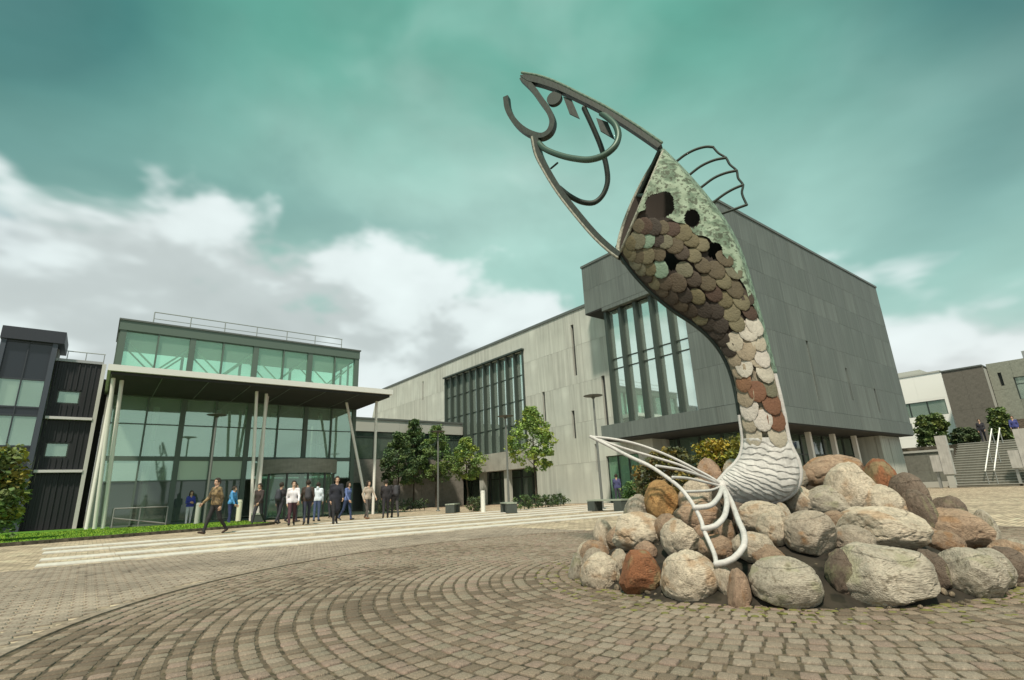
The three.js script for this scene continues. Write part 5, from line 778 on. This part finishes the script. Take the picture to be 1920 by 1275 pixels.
// pose angles in radians: legs / arms swing about the hip and shoulder (positive is forward), knee and elbow bends are positive
function person(label, x, z, heading, h, o) {
  const t = thing('person', label, 'person', [x, o.y || 0, z], heading, o.group), S = h / 1.75, hips = 0.93, p = { legs: [0.05, -0.05], knees: [0.05, 0.05], arms: [0.08, -0.05], elbows: [0.25, 0.25], lean: 0.03, nod: 0.05, turn: 0, ...o.pose };
  const C = { top: [0.05, 0.05, 0.06], legs: [0.03, 0.032, 0.045], shoes: [0.03, 0.028, 0.026], ...o.colors }, bones = [], bulk = o.bulk ?? 1, sh = 1.43, sw = (o.slim ? 0.165 : 0.185) * (0.95 + 0.05 * bulk);
  const L = p.lean, up = (y, zz = 0) => [0, hips + (y - hips) * Math.cos(L), zz + (y - hips) * Math.sin(L)], add = (a, b, ra, rb, c, fl) => bones.push([a, b, ra, rb, fl, c]);
  const off = (q, xx) => [q[0] + xx, q[1], q[2]];
  add(off(up(1.00), -0.075), off(up(1.00), 0.075), 0.115 * bulk, 0.115 * bulk, o.longCoat ? 'top' : 'legs', 1.15); add(up(1.05), up(1.28), 0.135 * bulk, 0.145 * bulk, 'top', 1.25); add(off(up(1.30), -0.09), off(up(1.30), 0.09), 0.120 * bulk, 0.120 * bulk, 'top', 1.2); add(off(up(sh), -sw + 0.03), off(up(sh), sw - 0.03), 0.062 * bulk, 0.062 * bulk, 'top'); add(up(1.42), up(1.53), 0.066, 0.056, 'skin');
  if (o.longCoat) { add(up(1.0), up(0.62), 0.15, 0.17, 'top', 1.3); }
  for (const s of [0, 1]) {
    const sx = s ? 1 : -1, a = p.legs[s], k = p.knees[s], hip = [sx * 0.09, hips, 0], knee = [sx * 0.095, hips - 0.44 * Math.cos(a), 0.44 * Math.sin(a)], b = a - k, ank = [sx * 0.095, knee[1] - 0.42 * Math.cos(b), knee[2] + 0.42 * Math.sin(b)], f = clamp(-b * 0.9, -0.5, 0.9);
    add(hip, knee, 0.092, 0.062, 'legs'); add(knee, ank, 0.060, 0.044, 'legs'); add([ank[0], ank[1] - 0.025, ank[2] - 0.03], [ank[0] + sx * 0.02, ank[1] - 0.03 - Math.sin(f) * 0.14, ank[2] + 0.15 * Math.cos(f)], 0.042, 0.034, 'shoes');
    const sp = off(up(sh - 0.005), sx * sw), u = p.arms[s] + L, e = p.elbows[s], out = (o.armOut?.[s] ?? 0.12), el = [sp[0] + sx * Math.sin(out) * 0.29, sp[1] - 0.29 * Math.cos(u) * Math.cos(out), sp[2] + 0.29 * Math.sin(u)], w2 = u + e, inn = o.armIn?.[s] ?? 0.02, wr = [el[0] - sx * inn, el[1] - 0.245 * Math.cos(w2), el[2] + 0.245 * Math.sin(w2)];
    add(sp, el, 0.056 * bulk, 0.044 * bulk, 'top'); add(el, wr, 0.044 * bulk, o.bareArms ? 0.03 : 0.037 * bulk, o.bareArms ? 'skin' : 'top');
    o._hands = o._hands || []; const dir = V3(wr[0] - el[0], wr[1] - el[1], wr[2] - el[2]).normalize(), m = new THREE.Matrix4().makeRotationFromQuaternion(new THREE.Quaternion().setFromUnitVectors(V3(0, -1, 0), dir)); if (!s) m.multiply(new THREE.Matrix4().makeScale(-1, 1, 1)); m.setPosition(wr[0] + dir.x * 0.02, wr[1] + dir.y * 0.02, wr[2] + dir.z * 0.02); o._hands.push(m);
  }
  if (o.hood) add(up(1.47, -0.06), up(1.52, -0.09), 0.075, 0.06, 'top'); if (o.pack) { add(up(1.38, -0.19), up(1.12, -0.19), 0.11, 0.13, 'pack', 1.2); }
  const tones = { skin: o.skin || skinTone, top: C.top, legs: C.legs, shoes: C.shoes, pack: C.pack || [0.05, 0.05, 0.06] };
  const field = (X, Y, Z) => { let d = 9; for (const b of bones) { const q = capsule(X, Y, Z, b); d = d > 5 ? q : q > d + 0.12 ? d : smin(d, q, 0.035); } return d; };
  const tint = (X, Y, Z) => { let d = 9, c = 'top'; for (const b of bones) { const q = capsule(X, Y, Z, b); if (q < d) { d = q; c = b[5]; } } if (c === 'legs' && Y > hips + 0.0 && !o.tucked) c = 'top'; const k = tones[c], n = c === 'skin' ? 1 : (o.camo && c === 'top') ? mix(0.35, 1.6, smooth(fbm(X * 14, Y * 14, Z * 14, 2), 0.35, 0.65)) : 0.82 + 0.36 * noise(X * 22, Y * 9, Z * 22); return [k[0] * n, k[1] * n, k[2] * n]; };
  let zl = -0.3, zh = 0.3; for (const b of bones) { zl = Math.min(zl, b[0][2] - 0.2, b[1][2] - 0.2); zh = Math.max(zh, b[0][2] + 0.2, b[1][2] + 0.2); }
  const body = netSurface(field, [-0.46, -0.06, zl], [0.46, 1.62, zh], 0.021, tint), hm = new THREE.Matrix4().makeTranslation(...up(1.53)).multiply(new THREE.Matrix4().makeRotationY(p.turn)).multiply(new THREE.Matrix4().makeRotationX(p.nod));
  const sk = tones.skin, g = joinColored([[body, new THREE.Matrix4(), null], [headBase, hm, faceTint(sk)], [handBase, o._hands[0], sk], [handBase, o._hands[1], sk]]); g.computeBoundingBox(); const foot = g.boundingBox.min.y; g.translate(0, -foot, 0); g.scale(S, S, S); mesh('body', g, skinMat, t);
  const hg = joinColored([[o.long ? hairLong : hairShort, hm, (X, Y, Z) => { const n = 0.7 + 0.6 * noise(X * 90, Y * 30, Z * 90); return (o.hair || [0.03, 0.022, 0.016]).map((v) => v * n); }]]); hg.translate(0, -foot, 0); hg.scale(S, S, S); mesh('hair', hg, skinMat, t); return t;
}
const walk = (k, e = 1) => ({ legs: [0.42 * k, -0.36 * k], knees: k > 0 ? [0.08, 0.35] : [0.35, 0.08], arms: [-0.32 * k * e, 0.36 * k * e], elbows: [0.3, 0.35], lean: 0.06 });
const crowd = 'people walking to and from the glass hall';
person('person in a brown patterned jacket striding left across the plaza edge', 3.3, -20.3, -1.2, 1.78, { group: crowd, pose: { ...walk(0.8), arms: [0.3, -0.35], elbows: [0.5, 0.35], turn: 0.3 }, colors: { top: [0.16, 0.115, 0.06], legs: [0.018, 0.018, 0.02], shoes: [0.05, 0.03, 0.025] }, camo: true, bulk: 1.12 });
person('person in a bright blue top and pale trousers standing by the glass wall', 4.1, -32.6, 0.1, 1.66, { group: crowd, y: 0.0, colors: { top: [0.035, 0.05, 0.30], legs: [0.42, 0.47, 0.52] }, long: true, slim: true, pose: { elbows: [1.5, 1.4], arms: [0.1, 0.1] }, armIn: [0.12, 0.12] });
person('person in a light blue jacket behind the lawn bollard', 5.35, -29.0, 0.9, 1.72, { group: crowd, y: 0.02, colors: { top: [0.08, 0.30, 0.62], legs: [0.03, 0.04, 0.12] }, pose: { lean: 0.18, legs: [0.1, -0.1] }, bulk: 1.12, hood: true });
person('person in dark clothes with a pale bag strap at the lawn corner', 5.9, -25.9, -0.9, 1.75, { group: crowd, colors: { top: [0.045, 0.032, 0.032], legs: [0.035, 0.035, 0.045] }, pose: walk(0.7), bulk: 1.1, hood: true });
person('person in black with a backpack behind the person in white', 6.62, -25.3, 2.3, 1.76, { group: crowd, colors: { top: [0.022, 0.022, 0.028], legs: [0.025, 0.025, 0.035], pack: [0.04, 0.045, 0.06] }, pose: walk(-0.6), pack: true });
person('person in a white shirt and dark red trousers walking this way', 6.4, -22.6, -0.25, 1.74, { group: crowd, colors: { top: [0.72, 0.70, 0.76], legs: [0.06, 0.025, 0.035] }, pose: walk(0.9), skin: [0.56, 0.38, 0.28] });
person('person in a dark brown coat right of the person in white', 7.0, -22.7, 2.9, 1.76, { group: crowd, colors: { top: [0.05, 0.035, 0.028], legs: [0.03, 0.035, 0.06] }, pose: walk(0.8), pack: true, bulk: 1.08 });
person('person in a navy jumper half hidden among the crowd', 7.6, -26.6, 0.9, 1.72, { group: crowd, colors: { top: [0.04, 0.045, 0.15], legs: [0.02, 0.02, 0.03] }, pose: walk(-0.5), long: true });
person('person in a pale blue-white jacket facing the entrance', 8.35, -25.6, 2.5, 1.72, { group: crowd, colors: { top: [0.66, 0.74, 0.82], legs: [0.06, 0.09, 0.18] }, bulk: 1.1, hood: true });
person('tall person all in black walking this way before the doors', 7.68, -21.3, -0.2, 1.83, { group: crowd, colors: { top: [0.016, 0.018, 0.030], legs: [0.012, 0.012, 0.016] }, pose: walk(0.85), bulk: 1.1, longCoat: true });
person('person in a blue striped top and jeans right of the tall one in black', 9.4, -24.6, 0.5, 1.70, { group: crowd, colors: { top: [0.11, 0.16, 0.36], legs: [0.03, 0.05, 0.12] }, pose: walk(-0.7), long: true, slim: true });
person('person in a dark jacket close to the entrance doors', 10.4, -29.6, 3.0, 1.74, { group: crowd, colors: { top: [0.03, 0.045, 0.035], legs: [0.02, 0.02, 0.03] }, pose: walk(0.6) });
person('person in a beige open coat beside the right canopy prop', 10.05, -23.8, 0.2, 1.70, { group: crowd, colors: { top: [0.42, 0.35, 0.29], legs: [0.09, 0.08, 0.075], shoes: [0.16, 0.08, 0.04] }, pose: { ...walk(0.6), elbows: [0.5, 0.5] }, armOut: [0.35, 0.3], long: true });
person('left one of the couple in black beside the beige coat', 10.9, -23.7, 2.7, 1.74, { group: crowd, colors: { top: [0.018, 0.016, 0.020], legs: [0.02, 0.018, 0.024] }, pose: walk(0.6), bulk: 1.1 });
person('right one of the couple in black, nearest the trees', 11.45, -23.9, 2.9, 1.76, { group: crowd, colors: { top: [0.022, 0.02, 0.024], legs: [0.045, 0.042, 0.045] }, pose: walk(-0.6), bulk: 1.12, pack: true, long: true });
person('person in a navy jumper by the corner glazing of the wing', 24.8, -21.7, 2.2, 1.72, { colors: { top: [0.05, 0.055, 0.14], legs: [0.03, 0.03, 0.05] }, pose: walk(0.5) });
person('dark dressed person at the top of the stone stairs', 52.9, -9.5, -1.4, 1.75, { y: 3.1, group: 'people at the head of the stairs', colors: { top: [0.02, 0.02, 0.03], legs: [0.02, 0.02, 0.03] }, pose: walk(0.5) });
person('person in blue at the top of the stairs by the handrail', 52.8, -7.6, -1.5, 1.72, { y: 3.1, group: 'people at the head of the stairs', colors: { top: [0.05, 0.06, 0.22], legs: [0.03, 0.03, 0.05] }, pose: walk(-0.4) });

renderer.render(scene, camera);
